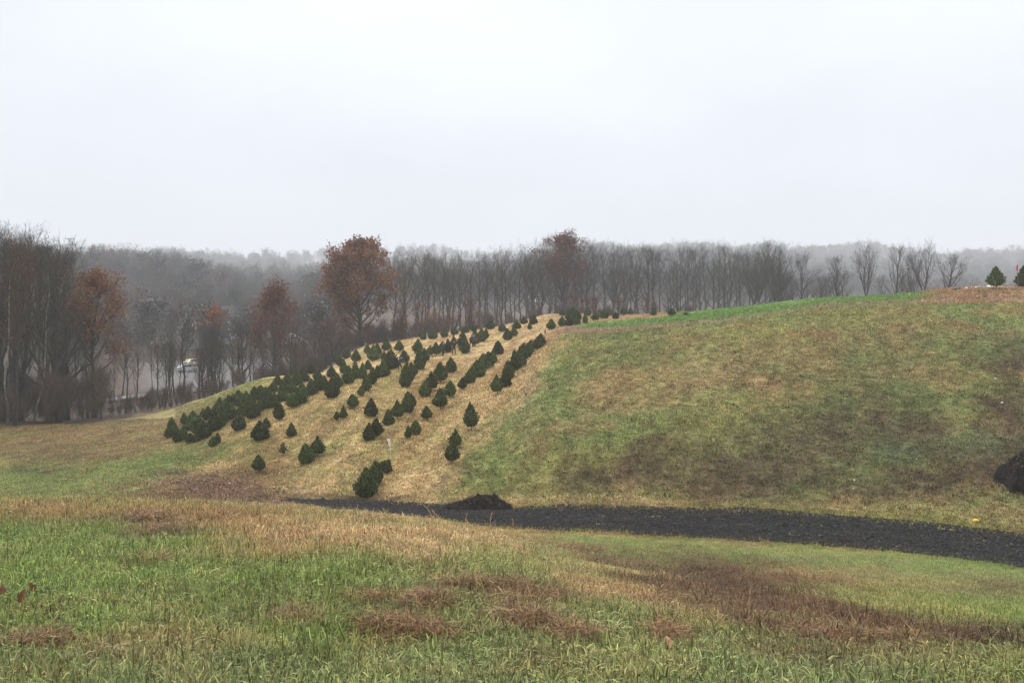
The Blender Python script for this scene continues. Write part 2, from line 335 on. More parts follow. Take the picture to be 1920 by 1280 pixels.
# ------------------------------------------------------------------ materials
def new_mat(name):
    m = bpy.data.materials.new(name); m.use_nodes = True
    nt = m.node_tree; bs = nt.nodes['Principled BSDF']
    return m, nt, bs
def mat_simple(name, col, rough=0.75, var=0.25, scale=8.0, spec=0.3, bump=0.0, metallic=0.0):
    m, nt, bs = new_mat(name)
    tc = nt.nodes.new('ShaderNodeTexCoord'); nz = nt.nodes.new('ShaderNodeTexNoise')
    nz.inputs['Scale'].default_value = scale; nz.inputs['Detail'].default_value = 4
    nt.links.new(tc.outputs['Object'], nz.inputs['Vector'])
    rp = nt.nodes.new('ShaderNodeValToRGB'); e = rp.color_ramp.elements
    e[0].position = .3; e[1].position = .7
    e[0].color = (*[c*(1 - var) for c in col], 1); e[1].color = (*[min(1, c*(1 + var)) for c in col], 1)
    nt.links.new(nz.outputs[0], rp.inputs[0]); nt.links.new(rp.outputs[0], bs.inputs['Base Color'])
    bs.inputs['Roughness'].default_value = rough; bs.inputs['Specular IOR Level'].default_value = spec; bs.inputs['Metallic'].default_value = metallic
    if bump:
        bp = nt.nodes.new('ShaderNodeBump'); bp.inputs['Strength'].default_value = bump; bp.inputs['Distance'].default_value = 0.05
        nt.links.new(nz.outputs[0], bp.inputs['Height']); nt.links.new(bp.outputs[0], bs.inputs['Normal'])
    return m
def mat_leaf(name, cols, rough=0.6, objvar=0.0, trans=0.0, spec=0.25):
    """colours picked per leaf island, shifted a little per plant"""
    m, nt, bs = new_mat(name)
    ge = nt.nodes.new('ShaderNodeNewGeometry'); rp = nt.nodes.new('ShaderNodeValToRGB'); e = rp.color_ramp.elements
    e[0].color = (*cols[0], 1); e[1].color = (*cols[-1], 1); e[0].position = .05; e[1].position = .95
    for i, c in enumerate(cols[1:-1]):
        q = e.new(.05 + .9*(i + 1)/(len(cols) - 1)); q.color = (*c, 1)
    nt.links.new(ge.outputs['Random Per Island'], rp.inputs[0])
    src = rp.outputs[0]
    if objvar:
        oi = nt.nodes.new('ShaderNodeObjectInfo'); hs = nt.nodes.new('ShaderNodeHueSaturation')
        mr = nt.nodes.new('ShaderNodeMapRange'); mr.inputs[3].default_value = 1 - objvar; mr.inputs[4].default_value = 1 + objvar
        mr2 = nt.nodes.new('ShaderNodeMapRange'); mr2.inputs[3].default_value = .5 - objvar*.05; mr2.inputs[4].default_value = .5 + objvar*.05
        nt.links.new(oi.outputs['Random'], mr.inputs[0]); nt.links.new(oi.outputs['Random'], mr2.inputs[0])
        nt.links.new(mr.outputs[0], hs.inputs['Value']); nt.links.new(mr2.outputs[0], hs.inputs['Hue']); nt.links.new(src, hs.inputs['Color']); src = hs.outputs[0]
    nt.links.new(src, bs.inputs['Base Color']); bs.inputs['Roughness'].default_value = rough; bs.inputs['Specular IOR Level'].default_value = spec
    if trans:
        tr = nt.nodes.new('ShaderNodeBsdfTranslucent'); nt.links.new(src, tr.inputs[0]); mx = nt.nodes.new('ShaderNodeMixShader'); mx.inputs[0].default_value = trans
        o = nt.nodes['Material Output']; nt.links.new(bs.outputs[0], mx.inputs[1]); nt.links.new(tr.outputs[0], mx.inputs[2]); nt.links.new(mx.outputs[0], o.inputs[0])
    return m
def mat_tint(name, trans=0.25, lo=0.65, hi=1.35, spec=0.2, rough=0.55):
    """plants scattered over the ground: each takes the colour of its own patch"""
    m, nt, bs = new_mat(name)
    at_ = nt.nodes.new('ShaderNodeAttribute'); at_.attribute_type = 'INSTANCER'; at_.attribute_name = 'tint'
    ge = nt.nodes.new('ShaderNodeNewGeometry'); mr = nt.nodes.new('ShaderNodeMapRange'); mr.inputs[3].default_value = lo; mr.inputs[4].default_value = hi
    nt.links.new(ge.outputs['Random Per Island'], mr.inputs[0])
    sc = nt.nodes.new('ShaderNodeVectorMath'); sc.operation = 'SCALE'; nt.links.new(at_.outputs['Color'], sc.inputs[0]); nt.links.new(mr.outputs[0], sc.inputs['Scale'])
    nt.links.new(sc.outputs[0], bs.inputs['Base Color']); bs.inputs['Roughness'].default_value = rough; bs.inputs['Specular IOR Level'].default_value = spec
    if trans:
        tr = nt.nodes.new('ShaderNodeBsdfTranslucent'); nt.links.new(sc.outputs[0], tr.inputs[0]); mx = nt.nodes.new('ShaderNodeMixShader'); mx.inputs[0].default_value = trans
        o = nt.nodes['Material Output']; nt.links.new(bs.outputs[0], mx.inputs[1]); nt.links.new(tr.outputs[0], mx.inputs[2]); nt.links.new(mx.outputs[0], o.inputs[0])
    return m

def mat_ground():
    m, nt, bs = new_mat('ground_turf')
    A = nt.nodes.new('ShaderNodeAttribute'); A.attribute_name = 'patch'
    tc = nt.nodes.new('ShaderNodeTexCoord')
    def noise(s, d=5, r=.6):
        n = nt.nodes.new('ShaderNodeTexNoise'); n.inputs['Scale'].default_value = s; n.inputs['Detail'].default_value = d; n.inputs['Roughness'].default_value = r
        nt.links.new(tc.outputs['Object'], n.inputs['Vector']); return n
    n1 = noise(1.6, 6, .7); n2 = noise(9.0, 5, .7); n3 = noise(0.45, 5, .6)
    def mrange(src, a, b, c, d):
        q = nt.nodes.new('ShaderNodeMapRange')
        for i, x in enumerate((a, b, c, d)): q.inputs[i + 1].default_value = x
        nt.links.new(src, q.inputs[0]); return q.outputs[0]
    k1 = mrange(n1.outputs[0], .32, .68, .68, 1.32); k2 = mrange(n2.outputs[0], .3, .7, .70, 1.30)
    mu = nt.nodes.new('ShaderNodeMath'); mu.operation = 'MULTIPLY'; nt.links.new(k1, mu.inputs[0]); nt.links.new(k2, mu.inputs[1])
    sc = nt.nodes.new('ShaderNodeVectorMath'); sc.operation = 'SCALE'; nt.links.new(A.outputs['Color'], sc.inputs[0]); nt.links.new(mu.outputs[0], sc.inputs['Scale'])
    # scattered bare earth showing through
    f = mrange(n1.outputs[0], .58, .70, 0, .45)
    mx = nt.nodes.new('ShaderNodeMix'); mx.data_type = 'RGBA'; nt.links.new(f, mx.inputs[0]); nt.links.new(sc.outputs[0], mx.inputs[6]); mx.inputs[7].default_value = (.13, .078, .046, 1)
    nt.links.new(mx.outputs[2], bs.inputs['Base Color'])
    bs.inputs['Roughness'].default_value = .9; bs.inputs['Specular IOR Level'].default_value = .15
    bp = nt.nodes.new('ShaderNodeBump'); bp.inputs['Strength'].default_value = .9; bp.inputs['Distance'].default_value = .10
    nt.links.new(n2.outputs[0], bp.inputs['Height'])
    bp2 = nt.nodes.new('ShaderNodeBump'); bp2.inputs['Strength'].default_value = .7; bp2.inputs['Distance'].default_value = .35
    nt.links.new(n1.outputs[0], bp2.inputs['Height']); nt.links.new(bp.outputs[0], bp2.inputs['Normal']); nt.links.new(bp2.outputs[0], bs.inputs['Normal'])
    return m

# ------------------------------------------------------------------ ground sheet
def build_ground():
    ys = np.concatenate([np.linspace(-45, 3, 40), np.exp(np.linspace(math.log(3.3), math.log(48), 190)),
                         np.linspace(48.6, 135, 190), np.exp(np.linspace(math.log(136), math.log(5180), 170))])
    t = np.linspace(-1, 1, 560); t = .42*t + .58*t**3
    S = 1.55*np.maximum(ys, 0) + 13
    X = S[:, None]*t[None, :]; Y = np.repeat(ys[:, None], len(t), 1); Z = H(X, Y)
    c = ground_col(X, Y, Z)
    v = np.stack([X.ravel(), Y.ravel(), Z.ravel()], 1)
    nr, nc = X.shape; i = np.arange(nr*nc).reshape(nr, nc)
    q = np.stack([i[:-1, :-1].ravel(), i[:-1, 1:].ravel(), i[1:, 1:].ravel(), i[1:, :-1].ravel()], 1)
    me = mesh_np('ground', v, q, mat_ground(), True)
    at_ = me.attributes.new('patch', 'FLOAT_COLOR', 'POINT')
    at_.data.foreach_set('color', np.concatenate([c, np.ones((len(c), 1))], 1).astype(np.float32).ravel())
    tag(link('ground', me), kind='structure')
build_ground()

# ------------------------------------------------------------------ gravel road
RU = np.array([520, 560, 610, 700, 850, 933, 1050, 1280, 1400, 1600, 1750, 1900, 2300, 2700])
RF = np.array([62.6, 62.3, 61.8, 60.8, 60.0, 59.2, 59.2, 57.3, 56.8, 54.9, 53.4, 51.6, 47.8, 45])
RN = np.array([62.5, 61.0, 59.0, 56.6, 54.7, 54.0, 53.0, 52.2, 51.2, 49.9, 48.1, 46.1, 41.5, 38.5])
def road_mat():
    m, nt, bs = new_mat('black_gravel')
    tc = nt.nodes.new('ShaderNodeTexCoord'); vo = nt.nodes.new('ShaderNodeTexVoronoi'); vo.inputs['Scale'].default_value = 12
    nz = nt.nodes.new('ShaderNodeTexNoise'); nz.inputs['Scale'].default_value = 1.3; nz.inputs['Detail'].default_value = 6; nz.inputs['Roughness'].default_value = .7
    for n in (vo, nz): nt.links.new(tc.outputs['Object'], n.inputs['Vector'])
    rp = nt.nodes.new('ShaderNodeValToRGB'); e = rp.color_ramp.elements; e[0].position = .3; e[1].position = .75
    e[0].color = (.006, .006, .007, 1); e[1].color = (.034, .032, .033, 1)
    mx = nt.nodes.new('ShaderNodeMath'); mx.operation = 'MULTIPLY_ADD'; mx.inputs[1].default_value = .5; nt.links.new(vo.outputs['Color'], mx.inputs[0])
    m2 = nt.nodes.new('ShaderNodeMath'); m2.operation = 'MULTIPLY'; m2.inputs[1].default_value = .5; nt.links.new(nz.outputs[0], m2.inputs[0]); nt.links.new(m2.outputs[0], mx.inputs[2])
    n3 = nt.nodes.new('ShaderNodeTexNoise'); n3.inputs['Scale'].default_value = 1.0; n3.inputs['Detail'].default_value = 4; mp = nt.nodes.new('ShaderNodeMapping'); mp.inputs['Scale'].default_value = (.16, .9, 1)
    nt.links.new(tc.outputs['Object'], mp.inputs[0]); nt.links.new(mp.outputs[0], n3.inputs['Vector']); mrr = nt.nodes.new('ShaderNodeMapRange'); mrr.inputs[1].default_value = .5; mrr.inputs[2].default_value = .72; mrr.inputs[4].default_value = .85; nt.links.new(n3.outputs[0], mrr.inputs[0])
    mxc = nt.nodes.new('ShaderNodeMix'); mxc.data_type = 'RGBA'; mxc.inputs[7].default_value = (.075, .062, .052, 1); nt.links.new(mrr.outputs[0], mxc.inputs[0]); nt.links.new(rp.outputs[0], mxc.inputs[6])
    nt.links.new(mx.outputs[0], rp.inputs[0]); nt.links.new(mxc.outputs[2], bs.inputs['Base Color'])
    bs.inputs['Roughness'].default_value = .85; bs.inputs['Specular IOR Level'].default_value = .12
    bp = nt.nodes.new('ShaderNodeBump'); bp.inputs['Strength'].default_value = 1; bp.inputs['Distance'].default_value = .06; nt.links.new(vo.outputs['Distance'], bp.inputs['Height']); nt.links.new(bp.outputs[0], bs.inputs['Normal'])
    return m
ROADM = road_mat()
def build_road():
    us = np.linspace(522, 2700, 900); yn = np.interp(us, RU, RN); yf = np.interp(us, RU, RF)
    xm = (us - 960)/F*yf
    yn = yn + (fbm(xm*1.2, xm*0 + 3, 91, 4) - .5)*1.5; yf = yf + (fbm(xm*1.2, xm*0 + 8, 95, 4) - .5)*1.2
    k = np.linspace(0, 1, 26)
    Y = yn[:, None]*(1 - k) + yf[:, None]*k; X = (us[:, None] - 960)/F*Y
    crown = .07*np.sin(k*math.pi)**.5 - .03
    rut = -.05*(np.exp(-((k - .3)/.07)**2) + np.exp(-((k - .68)/.07)**2))
    Z = H(X, Y) + crown[None, :] + rut[None, :] + (fbm(X*3, Y*3, 99, 3) - .5)*.06 + .02
    i = np.arange(X.size).reshape(X.shape)
    q = np.stack([i[:-1, :-1].ravel(), i[1:, :-1].ravel(), i[1:, 1:].ravel(), i[:-1, 1:].ravel()], 1)
    tag(link('gravel_road', mesh_np('gravel_road', np.stack([X.ravel(), Y.ravel(), Z.ravel()], 1), q, ROADM, True)), kind='structure')
build_road()
def road_mask(X, Y, pad=0.0):
    u = 960 + F*X/np.maximum(Y, 1); return (Y > np.interp(u, RU, RN) - pad) & (Y < np.interp(u, RU, RF) + pad) & (u > 530)

# ------------------------------------------------------------------ scattering with geometry nodes
def source_col(name, meshes):
    c = bpy.data.collections.new(name)
    for i, me in enumerate(meshes):
        c.objects.link(bpy.data.objects.new(f'{name}_{i:02d}', me))
    return c, len(meshes)
def scatter(name, pts, rot, scl, tint, src, kind='stuff', label=None):
    col, n = src
    me = bpy.data.meshes.new(name); me.vertices.add(len(pts)); me.vertices.foreach_set('co', np.asarray(pts, np.float32).ravel())
    def attr(nm, tp, key, data):
        a_ = me.attributes.new(nm, tp, 'POINT'); a_.data.foreach_set(key, np.ascontiguousarray(data).ravel())
    attr('rot', 'FLOAT_VECTOR', 'vector', rot.astype(np.float32)); attr('scl', 'FLOAT_VECTOR', 'vector', scl.astype(np.float32))
    attr('tint', 'FLOAT_COLOR', 'color', np.concatenate([tint, np.ones((len(tint), 1))], 1).astype(np.float32))
    attr('pick', 'INT', 'value', rng.integers(0, n, len(pts)).astype(np.int32))
    o = link(name, me); tag(o, kind=kind, label=label)
    g = bpy.data.node_groups.new(name, 'GeometryNodeTree')
    g.interface.new_socket('Geometry', in_out='INPUT', socket_type='NodeSocketGeometry'); g.interface.new_socket('Geometry', in_out='OUTPUT', socket_type='NodeSocketGeometry')
    gi = g.nodes.new('NodeGroupInput'); go = g.nodes.new('NodeGroupOutput'); ip = g.nodes.new('GeometryNodeInstanceOnPoints')
    ci = g.nodes.new('GeometryNodeCollectionInfo'); ci.inputs['Collection'].default_value = col; ci.inputs['Separate Children'].default_value = True; ci.inputs['Reset Children'].default_value = True
    def na(nm, tp):
        q = g.nodes.new('GeometryNodeInputNamedAttribute'); q.data_type = tp; q.inputs['Name'].default_value = nm; return q.outputs['Attribute']
    g.links.new(gi.outputs[0], ip.inputs['Points']); g.links.new(ci.outputs[0], ip.inputs['Instance']); ip.inputs['Pick Instance'].default_value = True
    g.links.new(na('pick', 'INT'), ip.inputs['Instance Index']); g.links.new(na('rot', 'FLOAT_VECTOR'), ip.inputs['Rotation']); g.links.new(na('scl', 'FLOAT_VECTOR'), ip.inputs['Scale'])
    g.links.new(ip.outputs[0], go.inputs[0])
    md = o.modifiers.new('scatter', 'NODES'); md.node_group = g
    return o

def blade_tuft(seed, nb, rad, hgt, width, lean, seg=3, curl=1.0):
    r = np.random.default_rng(seed); V = []; T = []; Q = []
    for b in range(nb):
        a_ = r.uniform(0, 2*math.pi); d = rad*math.sqrt(r.uniform()); base = np.array([math.cos(a_)*d, math.sin(a_)*d, -.01])
        h = hgt*r.uniform(.5, 1.1); az = a_ + r.normal(0, .9); le = abs(r.normal(lean, lean*.6))
        fw = np.array([math.cos(az), math.sin(az), 0]); sd = np.array([-math.sin(az), math.cos(az), 0]); wd = width*r.uniform(.6, 1.3)
        i0 = len(V); p = base.copy(); ang = le*.4
        tw = r.uniform(-.8, .8); sd = sd*math.cos(tw) + fw*math.sin(tw)
        for k in range(seg):
            wv = wd*(1 - .75*k/seg)*.5
            V += [p - sd*wv, p + sd*wv]
            ang = min(ang + le*curl*r.uniform(.4, 1.0), 2.3)
            p = p + (np.array([0, 0, 1])*math.cos(ang) + fw*math.sin(ang))*h/seg
        V.append(p)
        for k in range(seg - 1): Q.append((i0 + 2*k, i0 + 2*k + 1, i0 + 2*k + 3, i0 + 2*k + 2))
        T.append((i0 + 2*seg - 2, i0 + 2*seg - 1, i0 + 2*seg))
    return np.array(V), T, Q
GRASSM = mat_tint('grass_blades', .3, .40, 2.0, spec=.12, rough=.5)  # wide random tone per blade paints in bright highlights and dark gaps
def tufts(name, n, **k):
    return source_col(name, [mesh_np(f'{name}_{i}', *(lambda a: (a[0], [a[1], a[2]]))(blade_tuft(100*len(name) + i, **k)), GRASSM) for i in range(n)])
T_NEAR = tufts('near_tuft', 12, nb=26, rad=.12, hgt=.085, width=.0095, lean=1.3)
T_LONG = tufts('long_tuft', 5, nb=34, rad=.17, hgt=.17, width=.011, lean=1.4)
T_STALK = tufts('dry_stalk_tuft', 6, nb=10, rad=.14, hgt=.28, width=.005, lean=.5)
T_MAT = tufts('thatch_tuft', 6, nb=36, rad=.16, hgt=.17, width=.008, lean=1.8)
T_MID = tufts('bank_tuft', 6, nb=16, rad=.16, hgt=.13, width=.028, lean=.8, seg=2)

def pts_frustum(n, y0, y1, power=2.0, upad=130, ulo=None, uhi=None):
    """random points on the ground seen between depths y0 and y1"""
    k = rng.uniform(0, 1, n); Y = (y0**power + k*(y1**power - y0**power))**(1/power)
    u = rng.uniform((-upad if ulo is None else ulo), (1920 + upad if uhi is None else uhi), n)
    return (u - 960)/F*Y, Y
def do_scatter(name, X, Y, src, smin, smax, tint_j=.18, zs=1.0, tilt=.2, tint=None, lab=None, dz=0.0):
    Z = H(X, Y); n = len(X)
    c = ground_col(X, Y, Z) if tint is None else np.repeat(np.array(tint)[None, :], n, 0)
    c = c*rng.normal(1, tint_j, (n, 1)) * rng.normal(1, .06, (n, 3)); c = np.clip(c, .012, .7)
    rot = np.stack([rng.normal(0, tilt, n), rng.normal(0, tilt, n), rng.uniform(0, 6.283, n)], 1)
    s = rng.uniform(smin, smax, n); sc = np.stack([s, s, s*zs*rng.uniform(.8, 1.25, n)], 1)
    return scatter(name, np.stack([X, Y, Z + dz], 1), rot, sc, c, src, label=lab)

def bare_mask(X, Y):
    u, v = uv(X, Y, H(X, Y)); ux = (fbm(X*1.1, Y*.6, 71, 4) - .5)*2.4; vx = (fbm(X*1.1, Y*.6, 77, 4) - .5)*2.4; m = np.zeros(len(X))
    for (bu, bv, ru, rv, tl, st, c) in FGB:
        if c is LITTER or c is SOIL or c is BROWN:
            du = u - bu + ux*ru; dv = v - bv + vx*rv - tl*du; m = np.maximum(m, st*np.exp(-.65*((du/ru)**2 + (dv/rv)**2)))
    return rng.uniform(0, 1, len(X)) > m*1.15 - .1
def grass_near():
    X, Y = pts_frustum(30000, 4.6, 12, 1.4); k = bare_mask(X, Y); X, Y = X[k], Y[k]; do_scatter('grass', X, Y, T_NEAR, .65, 1.35, zs=.85, tint_j=.26)
    X, Y = pts_frustum(40000, 12, 24, 1.6); k = bare_mask(X, Y); X, Y = X[k], Y[k]; do_scatter('grass', X, Y, T_NEAR, .75, 1.35, zs=.9, tint_j=.26)
    X, Y = pts_frustum(36000, 22, 52, 1.5, ulo=860); k = ~road_mask(X, Y, .2) & bare_mask(X, Y); do_scatter('grass', X[k], Y[k], T_NEAR, 1.0, 1.7, zs=.7)
    # rank green clumps
    X, Y = pts_frustum(6000, 4.6, 15, 1.4); k = fbm(X*.8, Y*.8, 201, 3) > .56; do_scatter('grass', X[k], Y[k], T_LONG, .6, 1.05)
    # matted dead grass and standing straw where the blobs say
    X, Y = pts_frustum(60000, 4.6, 50, 1.5); Z = H(X, Y); u, v = uv(X, Y, Z); ux = (fbm(X*1.1, Y*.6, 71, 4) - .5)*2.4; vx = (fbm(X*1.1, Y*.6, 77, 4) - .5)*2.4
    m = np.zeros(len(X)); ms = np.zeros(len(X))
    for (bu, bv, ru, rv, tl, st, c) in FGB:
        du = u - bu + ux*ru; dv = v - bv + vx*rv - tl*du
        q = st*np.exp(-.65*((du/ru)**2 + (dv/rv)**2))
        if c is LITTER or c is SOIL or c is BROWN: m = np.maximum(m, q)
        if c is TANF or c is ORANGEF: ms = np.maximum(ms, q)
    r = rng.uniform(0, 1, len(X)); k = (r < m*.95 - .12) & ~road_mask(X, Y, .2)
    do_scatter('dead_grass', X[k], Y[k], T_MAT, .6, 1.35, tilt=.25, dz=.02, zs=.8, tint_j=.4)
    k2 = (rng.uniform(0, 1, len(X)) < ms*.36 - .14) & (Y < 24)
    do_scatter('straw_grass', X[k2], Y[k2], T_STALK, .45, .95, tilt=.2)
grass_near()
def thatch():
    PX = []; PY = []; D = []
    for (bu, bv, ru, rv, n) in [(790,1138,34,13,150),(815,1130,20,10,60),(880,1102,50,8,120),(770,1188,70,11,170),(715,1182,30,7,60),(980,1166,48,10,150),(1005,1172,20,8,50),(1072,1194,38,8,90),(1250,1198,24,12,90),(1005,1125,60,6,80),(940,1105,40,6,50),(700,1125,26,6,40),(560,1165,24,8,40),(80,1208,55,10,70),(300,1000,36,7,50),(270,975,44,5,50),(700,980,30,5,20),(180,1235,40,8,40),(1560,1190,60,9,50),(1690,1205,80,10,80),(290,1052,16,7,24)]:
        for k in range(int(n*.42)):
            u = random.gauss(bu, ru*.55); v = random.gauss(bv, rv*.5); x, y, z = at(u, v, 5.0, 30); d = math.hypot((u - bu)/ru, (v - bv)/rv)
            PX.append(x); PY.append(y); D.append(max(0, 1 - d)*.03)
    X = np.array(PX); Y = np.array(PY); D = np.array(D); Z = H(X, Y); n = len(X)
    c = np.array([.215, .130, .066])*rng.uniform(.45, 1.5, (n, 1))*rng.normal(1, .07, (n, 3)); s = rng.uniform(.55, 1.1, n)*(.6 + .5*np.clip(Y/9, .6, 1.6))
    scatter('dead_thatch', np.stack([X, Y, Z + D*rng.uniform(.3, 1.2, n) + .03], 1), np.stack([rng.normal(0, .25, n), rng.normal(0, .25, n), rng.uniform(0, 6.28, n)], 1), np.stack([s, s, s*.42], 1), np.clip(c, .02, .5), T_MAT)
thatch()

def grass_mid():
    X, Y = pts_frustum(190000, 52, 118, 1.35, 60, ulo=330); Z = H(X, Y); u, v = uv(X, Y, Z); k = ~road_mask(X, Y, -.15) & (v > 540)
    do_scatter('bank_grass', X[k], Y[k], T_MID, .6, 1.5, tint_j=.32)
    X, Y = pts_frustum(9000, 56, 112, 1.35, 60, ulo=620); k = ~road_mask(X, Y, .3) & (fbm(X*.5, Y*.5, 207, 3) > .48); do_scatter('bank_grass', X[k], Y[k], T_MID, 1.5, 2.8, tint_j=.5, zs=.75)
    X, Y = pts_frustum(52000, 56, 112, 1.3, ulo=-60, uhi=520); do_scatter('field_grass', X, Y, T_MID, .8, 1.6, zs=.8)
    X, Y = pts_frustum(26000, 116, 165, 1.3, ulo=640, uhi=1960); do_scatter('field_grass', X, Y, T_MID, 1.0, 1.8)
    # ragged verge over the road edges
    u = rng.uniform(470, 1960, 9000); e = rng.uniform(0, 1, 9000) < .5; yy = np.where(e, np.interp(u, RU, RN), np.interp(u, RU, RF)) + rng.normal(0, .5, 9000)*np.where(e, 1, 1) + np.where(e, -.35, .35)
    do_scatter('verge_grass', (u - 960)/F*yy, yy, T_NEAR, 1.0, 2.0)
grass_mid()

# loose stone on the road
def stones(name, n, col_lo, col_hi, size):
    mm = mat_leaf(name + '_stone', [col_lo, col_hi], .8, spec=.15); ms = []
    for i in range(n):
        r = np.random.default_rng(900 + i)
        v = np.array([(1,0,0),(-1,0,0),(0,1,0),(0,-1,0),(0,0,.8),(0,0,-.6),(.6,.6,.4),(-.6,.5,.5)], float)*size*r.uniform(.6, 1.2, (8, 3))
        f = [(0,2,6),(2,4,6),(4,0,6),(2,1,7),(1,4,7),(4,2,7),(1,3,4),(3,0,4),(2,0,5),(1,2,5),(3,1,5),(0,3,5)]
        ms.append(mesh_np(f'{name}_{i}', v, np.array(f), mm))
    return source_col(name, ms)
G_SRC = stones('gravel_stone', 5, (.008, .008, .009), (.060, .056, .055), .030)
def gravel():
    n = 62000; u = rng.uniform(540, 1990, n); k = rng.uniform(-.06, 1.05, n); Y = np.interp(u, RU, RN)*(1 - k) + np.interp(u, RU, RF)*k; X = (u - 960)/F*Y
    rot = rng.uniform(0, 6.28, (n, 3)); s = rng.gamma(1.6, .62, n)[:, None]*np.ones((1, 3))
    scatter('gravel', np.stack([X, Y, H(X, Y) + .07], 1), rot, s, np.ones((n, 3))*.05, G_SRC)
gravel()
print('ground done')

# ------------------------------------------------------------------ planted evergreens
NEEDLE = mat_leaf('evergreen_needles', [(.014,.026,.009),(.032,.054,.014),(.074,.098,.022),(.150,.152,.040)], .6, objvar=.4)
NEEDLE_Y = mat_leaf('pale_needles', [(.030,.042,.016),(.050,.066,.024),(.080,.090,.034)], .6, objvar=.18)
BARK_D = mat_simple('evergreen_bark', (.045, .034, .027), .9, .4, 14)
def evergreen_mesh(seed, kind='full'):
    """crown of unit height (0..1) and unit width; teardrop of upswept sprays round a dense heart"""
    r = np.random.default_rng(seed); V = []; T = []
    low = {'full': .03, 'legged': .14, 'spire': .16, 'sparse': .2}[kind]
    bulge = r.uniform(.24, .40); tier_n = r.uniform(4.5, 7.5); tier_a = r.uniform(.04, .13)
    def prof(t):
        t = np.asarray(t, float)
        up = np.clip((1 - t)/(1 - bulge), 0, 1)**(.78 if kind != 'spire' else 1.15); dn = .30 + .70*np.sqrt(np.clip(1 - (1 - np.clip(t/bulge, 0, 1))**2, 0, 1))
        return np.where(t > bulge, up, dn)*.5
    lob = [(r.uniform(0, 6.28), r.uniform(-.5, .5), r.uniform(.05, .13)) for _ in range(9)]
    def rad(t, a_):
        s = .87 + .87* sum(k*np.cos(a_*(2 + i % 3) + ph + 9*t*sl) for i, (ph, sl, k) in enumerate(lob))*.45
        return prof(t)*s*(1 + tier_a*np.sin(t*tier_n*6.283 + a_*.5))
    # heart
    nt_, na_ = 11, 12; Q = []
    if kind != 'sparse':
        tt = np.linspace(0, .97, nt_)
        for t in tt:
            for j in range(na_):
                a_ = 6.283*j/na_ + t*2; q = rad(t, a_)*.70*r.uniform(.8, 1.15)
                V.append((math.cos(a_)*q, math.sin(a_)*q, low + (1 - low)*t*.97))
        for i in range(nt_ - 1):
            for j in range(na_): Q.append((i*na_ + j, i*na_ + (j+1) % na_, (i+1)*na_ + (j+1) % na_, (i+1)*na_ + j))
        Q.append((0, 3, 6, 9))
    # sprays
    n = {'full': 1150, 'legged': 1000, 'spire': 800, 'sparse': 330}[kind]
    for k in range(n):
        t = 1 - math.sqrt(r.uniform(0, 1)) if r.uniform() < .6 else r.uniform(0, 1)
        a_ = r.uniform(0, 6.283); dep = r.uniform(.72, 1.0) if kind != 'sparse' else r.uniform(.1, 1.0)
        q = float(rad(t, a_))*dep + .004
        p = np.array([math.cos(a_)*q, math.sin(a_)*q, low + (1 - low)*t*.95])
        out_ = np.array([math.cos(a_ + r.normal(0, .5)), math.sin(a_ + r.normal(0, .5)), r.uniform(.5, 2.4)]); out_ /= np.linalg.norm(out_)
        ln = r.uniform(.06, .16)*(1 - .35*t); sd = np.cross(out_, r.normal(0, 1, 3)); sd /= np.linalg.norm(sd); wd = ln*r.uniform(.22, .36)
        i = len(V); V += [tuple(p - out_*ln*.35), tuple(p + sd*wd + out_*ln*.15), tuple(p + out_*ln), tuple(p - sd*wd + out_*ln*.15)]
        Q.append((i, i+1, i+2, i+3))
    # leader
    for k in range(7 if kind != 'spire' else 16):
        z = 1 - r.uniform(0, .07); a_ = r.uniform(0, 6.28); d = np.array([math.cos(a_)*.35, math.sin(a_)*.35, 1]); ln = r.uniform(.03, .06); p = np.array([0, 0, z - .02])
        sd = np.array([-math.sin(a_), math.cos(a_), 0])*.010; i = len(V); V += [tuple(p - sd), tuple(p + sd), tuple(p + d*ln)]; T.append((i, i+1, i+2))
    return np.array(V), T, Q, low
EV = {}
for kind, n in (('full', 7), ('legged', 4), ('spire', 3), ('sparse', 2)):
    EV[kind] = []
    for i in range(n):
        V, T, Q, low = evergreen_mesh(300 + 17*i + 1000*len(kind), kind)
        cm = mesh_np(f'evergreen_{kind}_{i}', V, [T, Q], NEEDLE)
        b = MB(); b.tube([(0, 0, -.06), (.004, 0, .12), (0, .006, .5), (0, 0, .93)], [.030, .024, .014, .004], 6)
        EV[kind].append((cm, b.mesh(f'evergreen_trunk_{kind}_{i}', BARK_D)))
pal = {}; EVPOS = []
def evergreen(pos, hgt, wid, kind, label, group=None, mat=None, lean=None):
    cm, tm = random.choice(EV[kind])
    if mat:
        key = (cm.name, mat.name)
        if key not in pal: pal[key] = cm.copy(); pal[key].materials[0] = mat
        cm = pal[key]
    EVPOS.append((pos[0], pos[1], wid))
    o = empty('evergreen_tree', (pos[0], pos[1], pos[2] - .02)); q_ = random.uniform(.9, 1.14); o.scale = (wid*q_, wid*q_, hgt*random.uniform(.95, 1.06)); o.rotation_euler = (random.gauss(0, .03), random.gauss(0, .04), random.uniform(0, 6.28))
    if lean: o.rotation_euler = (lean[0], lean[1], 0)
    tag(o, label, 'evergreen tree', group)
    link('crown', cm, o); link('trunk', tm, o); return o
def ev_px(u, v, h, wd, kind='full', label='', group=None, mat=None, ymin=57, lean=None, ymax=182):
    x, y, z = at(u, v, ymin, ymax); k = y/F
    return evergreen((x, y, z), h*k*1.12, wd*k*1.14, kind, label, group, mat, lean)
Z7 = lambda a: (640 + a[0]/4.571, 600 + a[1]/4.571, a[2]/4.571, a[3]/4.571)
Z8 = lambda a: (420 + a[0]/3.84, 740 + a[1]/3.84, a[2]/3.84, a[3]/3.84)
